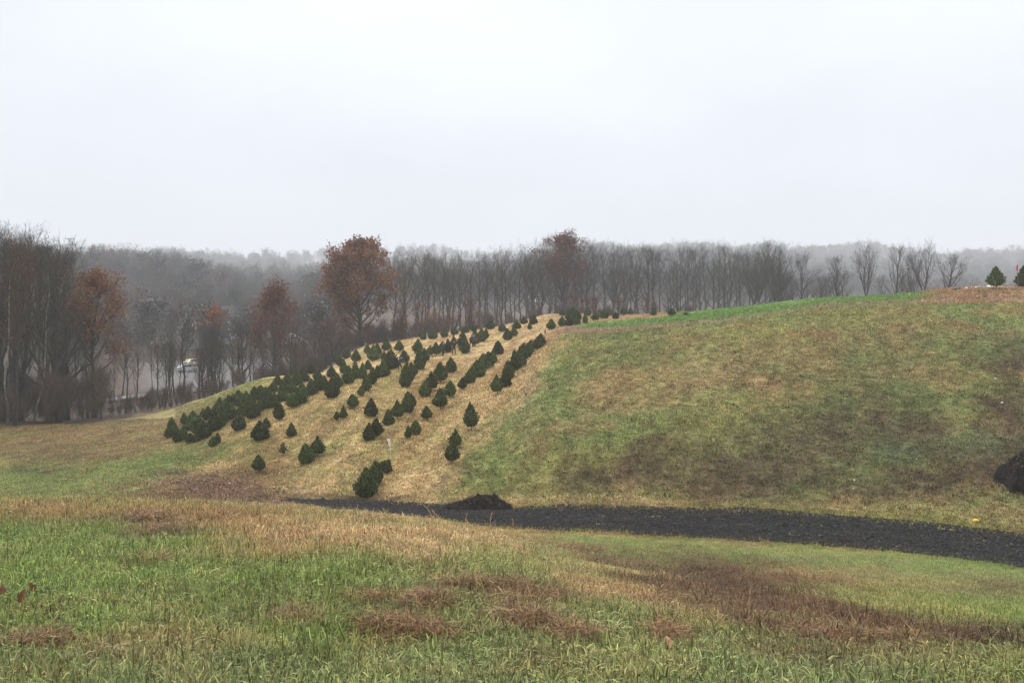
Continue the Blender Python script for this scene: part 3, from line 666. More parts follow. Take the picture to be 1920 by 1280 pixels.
Z6 = lambda a: (280 + a[0]/4.5725, 620 + a[1]/4.5725, a[2]/4.5725, a[3]/4.5725)
Z3 = lambda a: (840 + a[0]/4, 420 + a[1]/4, a[2]/4, a[3]/4)
ORD = ['lowest', 'second', 'third', 'fourth', 'fifth', 'sixth', 'seventh', 'eighth', 'ninth', 'tenth', 'eleventh', 'twelfth', 'thirteenth', 'fourteenth', 'fifteenth']
GRP = 'evergreens planted in rows on the tan hillside'
def row(conv, lst, phrase, kinds=('full',), top='topmost'):
    for i, a_ in enumerate(lst):
        w_ = top if i == len(lst) - 1 else ORD[i] + (' up' if i else '')
        k = a_[4] if len(a_) > 4 else random.choice(['full', 'full', 'full', 'full', 'legged', 'spire'])
        ev_px(*conv(a_), kind=k, label=f'evergreen, {w_} in {phrase}', group=GRP)
row(Z7, [(1340,635,150,105),(1403,580,150,95),(1432,515,160,100),(1490,455,190,100),(1540,415,150,100),(1558,355,140,110),(1608,318,130,90),(1625,270,95,80),(1685,255,110,85),(1707,230,105,85)],
    'the tight upper row along the green bank')
row(Z7, [(1035,595,95,80,'legged'),(1098,545,110,95),(1165,490,140,125),(1215,440,140,110),(1255,405,130,110),(1295,365,95,90)], 'the second tight row from the green bank')
row(Z7, [(550,575,150,90),(560,550,170,110),(610,500,130,90)], 'the clump of three below the crouching person')
row(Z7, [(675,425,165,105),(715,355,110,85),(760,310,90,80),(815,305,110,75,'legged'),(865,280,90,60),(915,275,110,65),(965,235,90,60)], 'the row leading up to the standing people')
row(Z7, [(170,655,90,70),(215,610,130,80),(265,550,130,90),(310,510,110,60),(360,490,150,100)], 'the steep short row below the crouching person')
row(Z7, [(670,0,0,0)][:0] + [(715,655,130,95),(770,610,160,100),(850,540,160,120,'legged'),(940,450,115,100)], 'the open row in mid hillside under the people')
row(Z7, [(405,900,130,115),(485,850,150,120),(565,795,165,120),(600,770,125,90)], 'the four touching evergreens uphill of the white signpost')
row(Z7, [(230,1035,145,105),(300,1005,155,115,'legged')], 'the pair just above the white signpost')
row(Z7, [(570,1020,105,65,'legged'),(635,985,120,95,'legged')], 'the small pair right of the white signpost')
row(Z7, [(850,765,165,130),(925,665,130,105)], 'the dense wide pair in the open mid slope')
row(Z7, [(1150,220,120,100),(1200,185,105,85),(1240,165,85,50)], 'the three touching evergreens beside the last standing person')
row(Z7, [(1425,185,100,85),(1475,150,90,75)], 'the pair near the hilltop above the tight rows')
row(Z8, [(600,495,140,110),(675,445,140,95)], 'the isolated pair low on the slope')
row(Z8, [(260,328,130,120),(305,250,75,65)], 'the stout pair beside the dense plantation block')
row(Z8, [(810,185,60,45),(862,165,80,55)], 'the small pair in the middle of the slope')
for conv, a_, k, lab in [
    (Z8, (1025,742,195,158), 'full', 'biggest rounded dark evergreen, standing just above the gravel road'),
    (Z8, (1090,640,150,110), 'full', 'evergreen half hidden behind the big rounded one by the road'),
    (Z7, (1115,950,220,125), 'spire', 'spindly evergreen with a long bare leader beside the green bank'),
    (Z7, (975,1100,150,110), 'spire', 'pointed evergreen, upper of the two below the spindly one'),
    (Z7, (940,1225,165,120), 'legged', 'evergreen on a short bare trunk at the foot of the bank edge'),
    (Z7, (735,855,110,90), 'legged', 'small lone evergreen between the white signpost and the dense pair'),
    (Z7, (255,830,150,115), 'full', 'lone pointed teardrop evergreen in the middle of the slope'),
    (Z7, (100,755,115,95), 'legged', 'evergreen on a bare trunk just above the small mid slope pair'),
    (Z7, (1345,300,115,85), 'full', 'lone pointed evergreen between the two tight rows'),
    (Z7, (1040,240,140,90), 'full', 'evergreen directly behind the standing people'),
    (Z7, (1060,285,110,80), 'full', 'small bright pointed evergreen in front of the standing people'),
    (Z7, (650,280,110,85), 'full', 'lone pointed evergreen on the skyline side of the people row'),
    (Z7, (495,275,95,85), 'legged', 'rounded evergreen beside the foot of the big rust oak'),
    (Z7, (385,265,90,85), 'full', 'rounded evergreen under the big rust oak'),
    (Z7, (425,420,150,130), 'full', 'broad evergreen just downhill of the crouching person'),
    (Z7, (540,365,95,95), 'full', 'evergreen the crouching person reaches into'),
    (Z8, (487,300,95,75), 'full', 'lone egg shaped evergreen low on the slope'),
    (Z8, (105,260,120,90), 'full', 'evergreen at the lower edge of the dense plantation block'),
    (Z8, (395,190,125,95), 'legged', 'rounded evergreen alone just outside the dense plantation block')]:
    ev_px(*conv(a_), kind=k, label=lab, group=GRP)
ev_px(*Z8((250,555,110,90)), kind='legged', label='little round headed evergreen on a thin trunk low in the field', group=GRP)
ev_px(*Z8((430,440,90,90)), kind='sparse', label='thin pale see-through evergreen low on the slope', group=GRP, mat=NEEDLE_Y)
ev_px(*Z8((1135,562,95,95)), kind='legged', label='evergreen leaning out sideways behind the biggest one', group=GRP, lean=(0, .55))
for a_ in [(165,918,100,80),(190,850,100,75),(215,905,110,80),(235,960,80,70,'legged'),(285,940,110,90),(300,800,90,70),(350,965,80,75,'legged'),(375,745,60,60),(410,950,90,75),(470,930,140,110),(420,880,150,120),(350,860,130,100)]:
    ev_px(*Z6(a_[:4]), kind=a_[4] if len(a_) > 4 else 'full', label='evergreen crowded into the lowest corner of the dense plantation block', group='evergreens in the lowest corner of the block')
row(Z6, [(540,1005,100,80,'legged'),(585,980,95,60,'legged')], 'the small pair beside the lowest corner of the plantation')
for a_ in [(560,860,150,120),(610,830,120,80),(640,800,130,80),(500,770,110,90),(460,740,70,60),(505,710,60,50),(580,720,100,90),(640,720,120,100),(700,760,130,110),(800,740,120,100),(890,755,160,110),(940,700,100,80),(860,680,120,100),(780,650,110,100),(680,660,100,80),(720,640,90,80),(830,640,110,100),(910,600,110,100),(1000,600,110,100),(1020,670,130,110),(1070,660,120,90),(950,560,90,90),(600,660,80,70),(760,600,90,80)]:
    w_ = ('low end' if a_[0] < 650 else 'centre' if a_[0] < 900 else 'high end') + (' near its front edge' if a_[1] > 1125 - .45*a_[0] else ' on its woods side')
    ev_px(*Z6(a_), kind='full', label='evergreen crowded in the dense middle block, ' + w_, group='evergreens in the dense middle block, ' + w_)
for a_ in [(1140,610,110,90),(1060,530,90,90),(1150,550,110,100),(1220,540,110,90),(1100,470,90,80),(1180,480,100,90),(1260,470,110,100),(1250,400,80,80),(1330,440,90,80),(1390,555,130,110),(1310,560,100,90),(1450,520,140,90),(1500,510,120,80),(1610,490,110,90),(1440,420,80,80),(1390,370,80,80),(1480,340,90,80),(1560,400,90,80),(1600,270,80,80),(1640,300,70,70),(1320,380,70,70),(1520,300,70,70)]:
    w_ = ('low end' if a_[0] < 1230 else 'centre' if a_[0] < 1420 else 'high end') + (' near its front edge' if a_[1] > 1060 - .45*a_[0] else ' against the woods')
    ev_px(*Z6(a_), kind='full', label='evergreen in the dense upper block below the oaks, ' + w_, group='evergreens in the dense upper block, ' + w_)
row(Z6, [(1225,665,115,105,'legged'),(1295,630,150,120),(1565,575,160,110)], 'the front edge of the dense upper block')
for a_ in [(275,345,120,95),(310,310,100,80),(225,285,70,60),(125,355,95,75),(45,330,90,75),(125,510,150,90),(180,510,130,70),(60,550,140,120),(230,430,80,70),(20,460,120,70),(365,340,70,60)]:
    ev_px(*Z7(a_), kind='full', label='evergreen in the broken rows under the big rust oak', group='evergreens under the big rust oak')
for i, a_ in enumerate([(700,165,75,65),(785,160,80,70),(885,145,75,65),(970,130,70,65),(1065,110,60,60),(1135,100,50,45),(1275,80,75,80),(1380,100,75,65),(1505,80,75,65),(1565,35,60,60),(1615,80,60,45),(1645,40,80,70)]):
    ev_px(*Z7(a_), kind='full', label=f'small evergreen on the hill skyline, {["first","second","third","fourth","fifth","sixth","seventh","eighth","ninth","tenth","eleventh","twelfth"][i-1]} past the thin white stake' if i else 'small evergreen on the hill skyline just before the thin white stake', group='evergreens along the skyline in front of the woods')
for i, a_ in enumerate([(775,790,70,65),(855,765,65,55),(910,765,75,60),(968,758,65,55),(1030,745,70,45),(980,720,60,50),(858,690,50,50),(1048,690,65,55),(1103,720,55,55),(1170,712,75,65),(1257,712,48,45),(1317,682,65,55),(1370,680,55,45),(1540,687,60,50),(1680,685,50,55),(1785,684,24,40)]):
    lab = ['lone small evergreen above the end of the dirt strip', 'first of the dark cluster where the bright green strip starts', 'second of the dark cluster where the bright green strip starts', 'third and smallest of the dark hilltop cluster', 'narrow last evergreen of the dark hilltop cluster', 'evergreen behind the dark hilltop cluster', 'low evergreen on the skyline before the hilltop cluster', 'skyline evergreen just past the hilltop cluster', 'small round evergreen on the tan crest past the cluster', 'taller evergreen on the tan crest above the bright green', 'tiny round evergreen at the edge of the bright green strip', 'larger of two skyline evergreens over the tan crest', 'smaller of two skyline evergreens over the tan crest', 'lone evergreen on the skyline of the bright green strip', 'second lone evergreen on the skyline of the bright green strip', 'barely visible evergreen top behind the bright green strip'][i]
    ev_px(*Z3(a_), kind='full', label=lab, group='evergreens along the hilltop')
ev_px(*Z3((937,725,92,105)), kind='full', label='yellowish loose crowned evergreen rising behind the hilltop cluster', group='evergreens along the hilltop', mat=NEEDLE_Y)
ev_px(1868, 541, 37, 27, 'legged', 'pointed evergreen alone on the hilltop where the dirt track ends', 'evergreens at the dirt track on the hilltop')
ev_px(1918, 537, 36, 31, 'full', 'rounded evergreen cut by the picture edge on the hilltop', 'evergreens at the dirt track on the hilltop')

def base_grass():   # long brownish grass round each stem, tint darkened to paint contact shade
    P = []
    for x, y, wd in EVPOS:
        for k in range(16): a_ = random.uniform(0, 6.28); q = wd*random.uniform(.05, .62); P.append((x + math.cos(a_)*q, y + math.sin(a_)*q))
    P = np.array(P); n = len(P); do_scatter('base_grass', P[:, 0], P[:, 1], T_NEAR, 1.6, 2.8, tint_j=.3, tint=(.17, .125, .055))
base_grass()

# ------------------------------------------------------------------ bare and leafy woodland trees
BARK = mat_simple('grey_bark', (.056, .047, .043), .95, .35, 3)
BARK2 = mat_simple('brown_bark', (.048, .036, .031), .95, .35, 3)
BARKG = mat_simple('mossy_bark', (.066, .061, .047), .95, .35, 3)
PALE = mat_simple('pale_bark', (.19, .175, .16), .9, .5, 1.2)
RUST = mat_leaf('rust_leaves', [(.105,.044,.026),(.165,.070,.038),(.23,.102,.054),(.30,.15,.085)], .8, trans=.25)
RUSTD = mat_leaf('dark_red_leaves', [(.075,.028,.020),(.12,.042,.028),(.17,.065,.042),(.22,.10,.065)], .8, trans=.25)
ORNG = mat_leaf('orange_leaves', [(.25,.08,.02),(.36,.13,.035)], .8, trans=.25)
BEECH = mat_leaf('beech_leaves', [(.16,.075,.045),(.24,.11,.065),(.32,.16,.10)], .8, trans=.25)

def bare_tree(seed, Ht=18., cb=.38, spread=.26, up=.62, limbs=17, fork=0, r0=.24, leafy=0, twigw=.040, leaf_r=.26, leaf_lo=.0, fan=False):
    r = np.random.default_rng(seed); tr = MB(); cr = MB(); lv = MB(); tips = []
    def unit(x): return x/ (np.linalg.norm(x) + 1e-9)
    def perp(d):
        q = np.cross(d, r.normal(0, 1, 3)); return unit(q)
    ea, ec, eb = Ht*spread*.92, Ht*(cb*.75 + 1)*.5, Ht*(1 - cb*.75)*.5*1.03
    def reach(p, d):   # distance to the rounded outline of the crown
        S_ = np.array([1/ea, 1/ea, 1/eb]); p_ = (p - np.array([0, 0, ec]))*S_; d_ = d*S_; A_ = d_ @ d_; B_ = p_ @ d_; C_ = p_ @ p_ - 1; D_ = B_*B_ - A_*C_
        return max(.6, (-B_ + math.sqrt(D_))/A_) if D_ > 0 else .6
    def twig(p, d, ln, wd, lev=0):
        s = perp(d)*wd*.5; e_ = p + d*ln; cr.tri(p - s, p + s, e_); tips.append(e_)
        if lev < 2:
            for k in range(2):
                d2 = unit(d + perp(d)*r.uniform(.4, .9) + np.array([0, 0, .12])); twig(p + d*ln*r.uniform(.3, .8), d2, ln*r.uniform(.5, .8), wd*.75, lev + 1)
    def branch(p, d, ln, rad, n, rise, lev):
        pts = [p]; dd = d
        for k in range(n):
            dd = unit(dd + r.normal(0, .13, 3) + np.array([0, 0, rise])); pts.append(pts[-1] + dd*ln/n)
        rr = [rad*(1 - .8*k/n) for k in range(n + 1)]
        cr.tube(pts, rr, 4 if lev == 0 else 3, cap=False)
        return pts, dd
    N_ = 9; wig = np.cumsum(r.normal(0, .014, (N_, 2)), 0)*Ht; wig -= wig[0]
    tp = [np.array([wig[k, 0], wig[k, 1], Ht*.93*k/(N_ - 1)]) for k in range(N_)]; tp[0][2] = -.8
    tt = np.linspace(0, 1, N_); trr = r0*(1 - tt)**.75*(1 + .5*np.exp(-tt*22)) + .02
    top = N_
    if fan: top = max(4, int(cb*N_) + 2)
    tr.tube(tp[:top] if fan else tp, list(trr[:top]) if fan else list(trr), 7)
    stems = [(tp, trr)]
    if fan:   # trunk splits into ascending leaders
        p = tp[top - 1]; stems = []
        for k in range(fork or 4):
            a_ = 6.28*k/(fork or 4) + r.uniform(-.4, .4); th = r.uniform(.18, .5)*(spread/.26); d = np.array([math.cos(a_)*math.sin(th), math.sin(a_)*math.sin(th), math.cos(th)])
            L_ = reach(p, d)*r.uniform(.80, .98); pts = [p]; dd = d
            for q in range(7): dd = unit(dd + r.normal(0, .06, 3) + np.array([0, 0, .03])); pts.append(pts[-1] + dd*L_/7)
            rr = trr[top - 1]*.68*(1 - np.linspace(0, 1, 8))**.8 + .02; cr.tube(pts, list(rr), 5, cap=False); stems.append((pts, rr))
    nl = limbs if not fan else limbs // 2
    for (sp, sr) in stems:
        sp = np.array(sp); n_ = len(sp)
        for k in range(nl):
            t = (cb if not fan else .12) + (.985 - (cb if not fan else .12))*((k + r.uniform(0, 1))/nl)
            f = t*(n_ - 1); i = min(int(f), n_ - 2); p = sp[i] + (sp[i+1] - sp[i])*(f - i); rad = (sr[i] + (sr[i+1] - sr[i])*(f - i))
            a_ = k*2.4 + r.uniform(-.6, .6); tn = (t - cb)/(1 - cb) if not fan else t
            el = (1 - up)*1.45*(1 - .45*tn) + r.normal(0, .10)
            d = np.array([math.cos(a_)*math.sin(el), math.sin(a_)*math.sin(el), math.cos(el)])
            ln = Ht*spread*((.55 + .75*math.sin(math.pi*min(1, tn*.85 + .12)))*.8)*r.uniform(.75, 1.2)*(1 if not fan else .80)
            ln = min(ln*1.25, reach(p, d)*r.uniform(.72, 1.04))
            pts, dd = branch(p, d, ln, rad*.55, 4, .10, 0)
            for q in range(6):
                s = r.uniform(.25, 1.0); f2 = s*(len(pts) - 1); i2 = min(int(f2), len(pts) - 2); pp = pts[i2] + (pts[i2+1] - pts[i2])*(f2 - i2)
                d2 = unit(unit(pts[i2+1] - pts[i2]) + perp(dd)*r.uniform(.45, .9) + np.array([0, 0, .25]))
                pts2, d3 = branch(pp, d2, ln*r.uniform(.22, .42), max(.016, rad*.2), 2, .1, 1)
                for w_ in range(3):
                    s3 = r.uniform(.2, 1); p3 = pts2[1] if s3 < .5 else pts2[2]
                    twig(p3, unit(d3 + perp(d3)*r.uniform(.2, .8) + np.array([0, 0, .15])), r.uniform(.6, 1.25), twigw)
            twig(pts[-1], dd, r.uniform(.7, 1.3), twigw)
        twig(sp[-1], np.array([0, 0, 1.]), 1.2, twigw)
    if leafy:
        tips_ = np.array(tips); tips_ = tips_[tips_[:, 2] > leaf_lo*Ht]
        keep = fbm(tips_[:, 0]*.45 + seed, tips_[:, 2]*.45, seed, 2) + r.uniform(-.2, .2, len(tips_)) > .31
        tips_ = tips_[keep]
        for k in range(leafy):
            p = tips_[r.integers(len(tips_))] + r.normal(0, .42, 3); n_ = unit(r.normal(0, 1, 3) + np.array([0, 0, .5])); s1 = perp(n_); s2 = np.cross(n_, s1); q = leaf_r*r.uniform(.5, 1.2)
            lv.quad(p - s1*q, p + s2*q*.7, p + s1*q, p - s2*q*.7)
    return tr, cr, lv
class Kind: pass
def tree_kind(name, trunk_mat=BARK, crown_mat=None, leaf_mat=None, **k):
    tr, cr, lv = bare_tree(**k); o = Kind(); o.H = float(np.percentile(np.array((lv if leaf_mat else cr).v)[:, 2], 99.6))
    o.t = tr.mesh(name + '_trunk', trunk_mat, True); o.c = cr.mesh(name + '_crown', crown_mat or trunk_mat); o.l = lv.mesh(name + '_leaves', leaf_mat) if leaf_mat else None
    return o
TALL = [tree_kind(f'tall_{i}', [BARK, BARK2, BARKG][i % 3], seed=40 + i, cb=.30 + .06*(i % 4), spread=.33 + .04*(i % 3), up=.52, limbs=17, r0=.19 + .03*(i % 3), twigw=.026) for i in range(7)]
FAN = [tree_kind(f'fan_{i}', [BARK, BARKG, BARK2][i % 3], seed=70 + i, cb=.16 + .06*(i % 3), spread=.33, up=.6, limbs=16, fork=4 + i % 2, r0=.30, fan=True, twigw=.028) for i in range(4)]
BROAD = [tree_kind(f'broad_{i}', [BARK, BARK2][i % 2], seed=90 + i, Ht=14., cb=.16, spread=.36, up=.45, limbs=20, r0=.30) for i in range(3)]
OAKBIG = tree_kind('big_oak', BARK, leaf_mat=RUST, seed=121, Ht=18., cb=.15, spread=.47, up=.38, limbs=40, r0=.38, leafy=19000, leaf_r=.22, leaf_lo=.16)
OAKRED = tree_kind('red_oak', BARK2, leaf_mat=RUSTD, seed=133, Ht=15., cb=.18, spread=.34, up=.42, limbs=24, r0=.26, leafy=9000, leaf_r=.16, leaf_lo=.28)
OAKTALL = tree_kind('tall_oak', BARK2, leaf_mat=RUSTD, seed=139, Ht=20., cb=.38, spread=.32, up=.52, limbs=24, r0=.28, leafy=8500, leaf_r=.19, leaf_lo=.45)
OAKLEFT = tree_kind('wood_oak', BARK2, leaf_mat=RUST, seed=151, Ht=16., cb=.34, spread=.36, up=.45, limbs=20, r0=.28, leafy=8000, leaf_r=.15, leaf_lo=.42)
OAKTHIN = tree_kind('thin_oak', BARK2, leaf_mat=RUSTD, seed=157, Ht=20., cb=.30, spread=.28, up=.55, limbs=20, r0=.25, leafy=2300, leaf_r=.12, leaf_lo=.45)
ORG = tree_kind('orange_top', BARK2, leaf_mat=ORNG, seed=163, Ht=13., cb=.30, spread=.28, up=.55, limbs=14, r0=.18, leafy=420, leaf_r=.2, leaf_lo=.82)
SYC = [tree_kind(f'sycamore_{i}', PALE, crown_mat=PALE if i == 1 else None, seed=171 + i, Ht=19., cb=.42, spread=.24, up=.6, limbs=13, r0=.125, twigw=.03) for i in range(2)]
for s_ in SYC[:1]: s_.c.materials[0] = BARKG
SAPL = [tree_kind(f'beech_sapling_{i}', BARK2, leaf_mat=BEECH if i else RUSTD, seed=181 + i, Ht=6., cb=.12, spread=.30, up=.5, limbs=11, r0=.06, leafy=520, leaf_r=.13, leaf_lo=.1, twigw=.03) for i in range(3)]
BUSH = [tree_kind(f'thicket_{i}', BARK2, seed=191 + i, Ht=3.6, cb=.05, spread=.45, up=.45, limbs=13, r0=.05, twigw=.028) for i in range(3)]

def woodland(kind, u, Y, top_v, label, group=None, name='bare_tree', cat='tree', lean=None, wide=1.0, hgt=None):
    x, y, z = at_depth(u, Y); h = hgt or max(3.0, (HOR - top_v)/F*Y - z)
    o = empty(name, (x, y, z - .1)); s = h/kind.H; o.scale = (s*wide, s*wide, s); o.rotation_euler = (0, 0, random.uniform(0, 6.28))
    if lean is not None: o.rotation_euler = (0, lean, 0)
    tag(o, label, cat, group); link('trunk', kind.t, o); link('crown', kind.c, o)
    if kind.l: link('leaves', kind.l, o)
    return o
# named ones
woodland(OAKBIG, 680, 171, 446, 'biggest oak, full of rust brown leaves, towering behind the plantation', name='oak_tree', wide=1.1)
woodland(OAKRED, 512, 150, 524, 'smaller oak with dark red leaves above the dense plantation block', name='oak_tree', wide=.92)
woodland(OAKTALL, 1056, 232, 434, 'tall oak with a dark red top among the bare trees', name='oak_tree', wide=1.25)
woodland(OAKLEFT, 178, 118, 502, 'oak with a wide rust brown crown at the edge of the near woods', name='oak_tree', wide=1.0)
woodland(OAKTHIN, 26, 106.5, 424, 'tall oak with thin rusty leaves at the picture edge of the near woods', name='oak_tree', wide=.62)
woodland(OAKTHIN, 95, 116, 440, 'tall thinly leaved oak beside the pale limbed sycamore', name='oak_tree', wide=.5)
woodland(ORG, 405, 165, 568, 'slender tree with a tuft of orange leaves on top', name='slender_tree')
woodland(SYC[0], 16, 107, 440, 'sycamore with a straight pale trunk in the near woods', name='sycamore_tree')
woodland(SYC[0], 62, 110, 462, 'sycamore with a leaning pale limb in the near woods', name='sycamore_tree', lean=.13)
woodland(SYC[1], 258, 140, 575, 'short sycamore with white forked branches past the rust oak', name='sycamore_tree', wide=.8)
woodland(TALL[1], 343, 145, 560, 'bare tree with a clear trunk standing before the grey gravel lot', name='bare_tree')
woodland(BROAD[1], 398, 128, 612, 'dark vine choked tree beside the leaning trunk', name='bare_tree', wide=.7)
woodland(TALL[2], 462, 128, 640, 'bare trunk leaning steeply over the dense plantation block', name='bare_tree', lean=-.62, hgt=9.5)
woodland(FAN[0], 1006, 205, 448, 'large lone bare tree with a fanned crown in front of the woods', name='bare_tree', wide=.95)
woodland(FAN[1], 1425, 215, 448, 'bare tree with a dense rounded fan crown above the green strip', name='bare_tree', wide=1.05)
woodland(FAN[2], 1452, 222, 450, 'second fan crowned bare tree, touching the rounded one', name='bare_tree')
woodland(BROAD[0], 1504, 205, 468, 'bare tree standing apart past the rounded fan crown', name='bare_tree', wide=.85)
woodland(BROAD[2], 1570, 200, 476, 'low spreading bare tree between two taller clumps', name='bare_tree', wide=1.0)
woodland(FAN[3], 1628, 205, 448, 'tall narrow bare tree before the last clump', name='bare_tree', wide=.8)
woodland(BROAD[0], 1680, 200, 455, 'first bare tree of the last clump on the ridge', name='bare_tree', wide=.8)
woodland(FAN[1], 1708, 205, 470, 'second bare tree of the last clump on the ridge', name='bare_tree', wide=.8)
woodland(FAN[0], 1738, 200, 445, 'tallest bare tree of the last clump on the ridge', name='bare_tree', wide=.85)
woodland(BROAD[1], 1766, 195, 470, 'bare tree at the end of the ridge clump with outswept branches', name='bare_tree', wide=1.25, lean=.24)
# the wall of bare trees behind the hill
gA = 'bare trees behind the hill'
BANDU = [775, 820, 870, 925, 985, 1035, 1085, 1150, 1210, 1270, 1340, 1400]
BANDS = ['touching the right flank of the biggest rust oak', 'a gap away from the biggest rust oak', 'above the standing people on the hillside', 'above the top of the hillside rows', 'just before the lone fan crowned tree', 'between the lone fan crowned tree and the red topped oak',
  'directly around the dark red topped oak', 'above the hilltop cluster of evergreens', 'above the two skyline evergreens', 'where the bright green strip begins', 'above the two lone strip evergreens', 'short of the rounded fan crown', 'beside the rounded fan crown']
tv = [(735,470),(780,462),(830,470),(880,474),(930,468),(975,462),(1040,470),(1090,455),(1150,452),(1200,462),(1260,462),(1310,455),(1370,458),(1410,466),(1480,470)]
for i in range(66):
    u = 735 + (1475 - 735)*(i + random.uniform(.1, .9))/66; Y = random.uniform(196, 262) if u > 900 else random.uniform(180, 235)
    t = np.interp(u, [a_[0] for a_ in tv], [a_[1] for a_ in tv]) + abs(random.gauss(0, 10)) - 9
    band = BANDS[int(np.searchsorted(BANDU, u))]
    woodland(random.choice(TALL + FAN if i % 4 == 0 else TALL), u, Y, t, 'tall bare grey tree ' + band, gA + ' ' + band, wide=random.uniform(.85, 1.2))
RBU = [1500, 1565, 1625, 1680]
RB = ['just past the rounded fan crown', 'behind the bare tree standing apart', 'behind the low spreading tree', 'behind the tall narrow tree', 'behind the last clump on the ridge']
for i in range(34):
    u = 745 + 720*(i + random.random())/34; band = BANDS[int(np.searchsorted(BANDU, u))]
    woodland(random.choice(TALL + BROAD), u, random.uniform(264, 320), random.uniform(476, 506), 'misty bare tree farther back, ' + band, 'misty bare trees farther back, ' + band, wide=random.uniform(1.0, 1.4))
for i in range(14):
    u = random.choice([1470, 1535, 1600, 1655, 1690, 1720, 1540, 1590]) + random.uniform(-18, 18)
    woodland(random.choice(BROAD + TALL[:3]), u, random.uniform(215, 245), random.uniform(498, 520), 'low bare tree ' + RB[int(np.searchsorted(RBU, u))], 'low bare trees ' + RB[int(np.searchsorted(RBU, u))], wide=.9)
# near woods
gB = 'bare trees in the near woods'
FBU = [245, 285, 335, 375]
FB = ['at the field end of the near woods', 'around the white forked sycamore', 'between the forked sycamore and the gravel lot', 'around the clear trunked tree before the lot', 'at the far side of the gravel lot']
NBU = [0, 38, 80, 120, 160, 195]
NB = ['cut by the picture edge', 'around the straight pale sycamore', 'around the leaning pale sycamore', 'between the leaning sycamore and the rust oak', 'under the first half of the rust oak crown', 'under the outer half of the rust oak crown', 'just past the rust oak']
for i in range(26):
    u = random.uniform(-70, 215); Y = np.interp(u, [-150, 0, 200], [103, 106, 116]) + random.choice([random.uniform(0, 6), random.uniform(4, 30)])
    t = np.interp(u, [-150, 0, 60, 130, 160, 215], [385, 400, 425, 440, 515, 560]) + abs(random.gauss(0, 26)) + (0 if i % 3 else 90)
    woodland(random.choice(TALL + SYC[:1]*0 + BROAD[:1]), u, Y, t, 'bare dark tree in the near woods ' + NB[int(np.searchsorted(NBU, u))], gB + ' ' + NB[int(np.searchsorted(NBU, u))], wide=random.uniform(.7, 1.0))
for i in range(26):
    u = random.uniform(205, 420); Y = random.uniform(124, 160)
    woodland(random.choice(TALL[:4] + BROAD[:1]), u, Y, random.uniform(600, 660), 'small bare tree ' + FB[int(np.searchsorted(FBU, u))], 'small bare trees ' + FB[int(np.searchsorted(FBU, u))], wide=random.uniform(.7, 1))
TBU = [420, 475, 555]
TB = ['right before the grey gravel lot', 'around the steeply leaning trunk', 'around the dark red oak', 'between the two leafy oaks']
for i in range(34):
    u = random.uniform(355, 640); Y = random.uniform(134, 175)
    woodland(random.choice(TALL[:4] + BROAD), u, Y, random.uniform(590, 660), 'thin bare tree ' + TB[int(np.searchsorted(TBU, u))], 'thin bare trees ' + TB[int(np.searchsorted(TBU, u))], wide=random.uniform(.6, .9))
SBU = [625, 715, 770, 835]
SB = ['above the upper plantation block', 'under the biggest rust oak', 'beside the low white building', 'behind the thin white stake', 'behind the row of skyline evergreens']
for i in range(34):
    u = random.uniform(560, 900); Y = random.uniform(166, 190)
    woodland(random.choice(SAPL), u, Y, 0, 'young tree still holding pinkish brown leaves ' + SB[int(np.searchsorted(SBU, u))], 'young leafy trees ' + SB[int(np.searchsorted(SBU, u))], name='sapling', hgt=random.uniform(3.5, 8.5))
for i in range(10):
    u = random.uniform(1040, 1300); Y = random.uniform(196, 215)
    woodland(SAPL[0], u, Y, 0, 'young reddish tree at the foot of the bare woods', 'young reddish trees at the foot of the woods', name='sapling', hgt=random.uniform(4, 8))
# brush at the wood edges: nobody could count it
def brush():
    P = []; 
    for n, u0, u1, ys, d in [(120, -100, 205, [(-160, 102), (0, 105), (200, 113)], 18), (110, 200, 480, [(200, 117), (300, 120), (480, 124)], 8), (190, 480, 740, [(480, 132), (690, 166), (740, 168)], 12), (380, 740, 1480, [(740, 172), (1480, 196)], 60), (40, 1480, 1780, [(1480, 190), (1780, 190)], 40)]:
        u = rng.uniform(u0, u1, n); Y = np.interp(u, *zip(*ys)) + rng.uniform(0, 1, n)**1.4*d; P.append(np.stack([(u - 960)/F*Y, Y], 1))
    P = np.concatenate(P); n = len(P); s = (rng.uniform(.25, 1.0, n)**1.2*1.1*np.concatenate([np.full(120, 1.05), np.full(110, .5), np.full(190, .7), np.full(420, .75)]))[:, None]*np.ones((1, 3))
    ms = []
    for b in BUSH:
        me = b.c.copy(); me.materials[0] = BRUSHM; ms.append(me)
    s = s*np.where((np.arange(n) < 120)[:, None], np.array([[.9, .9, 1.25]]), np.array([[.9, .9, 1.15]]))
    scatter('undergrowth', np.stack([P[:, 0], P[:, 1], H(P[:, 0], P[:, 1])], 1), np.stack([rng.normal(0, .1, n), rng.normal(0, .1, n), rng.uniform(0, 6.28, n)], 1), s, np.array([.085, .060, .050])*rng.uniform(.6, 1.5, (n, 1))*rng.normal(1, .08, (n, 3)), source_col('brush', ms))
BRUSHM = mat_tint('brush_twigs', 0, .8, 1.2)
brush()
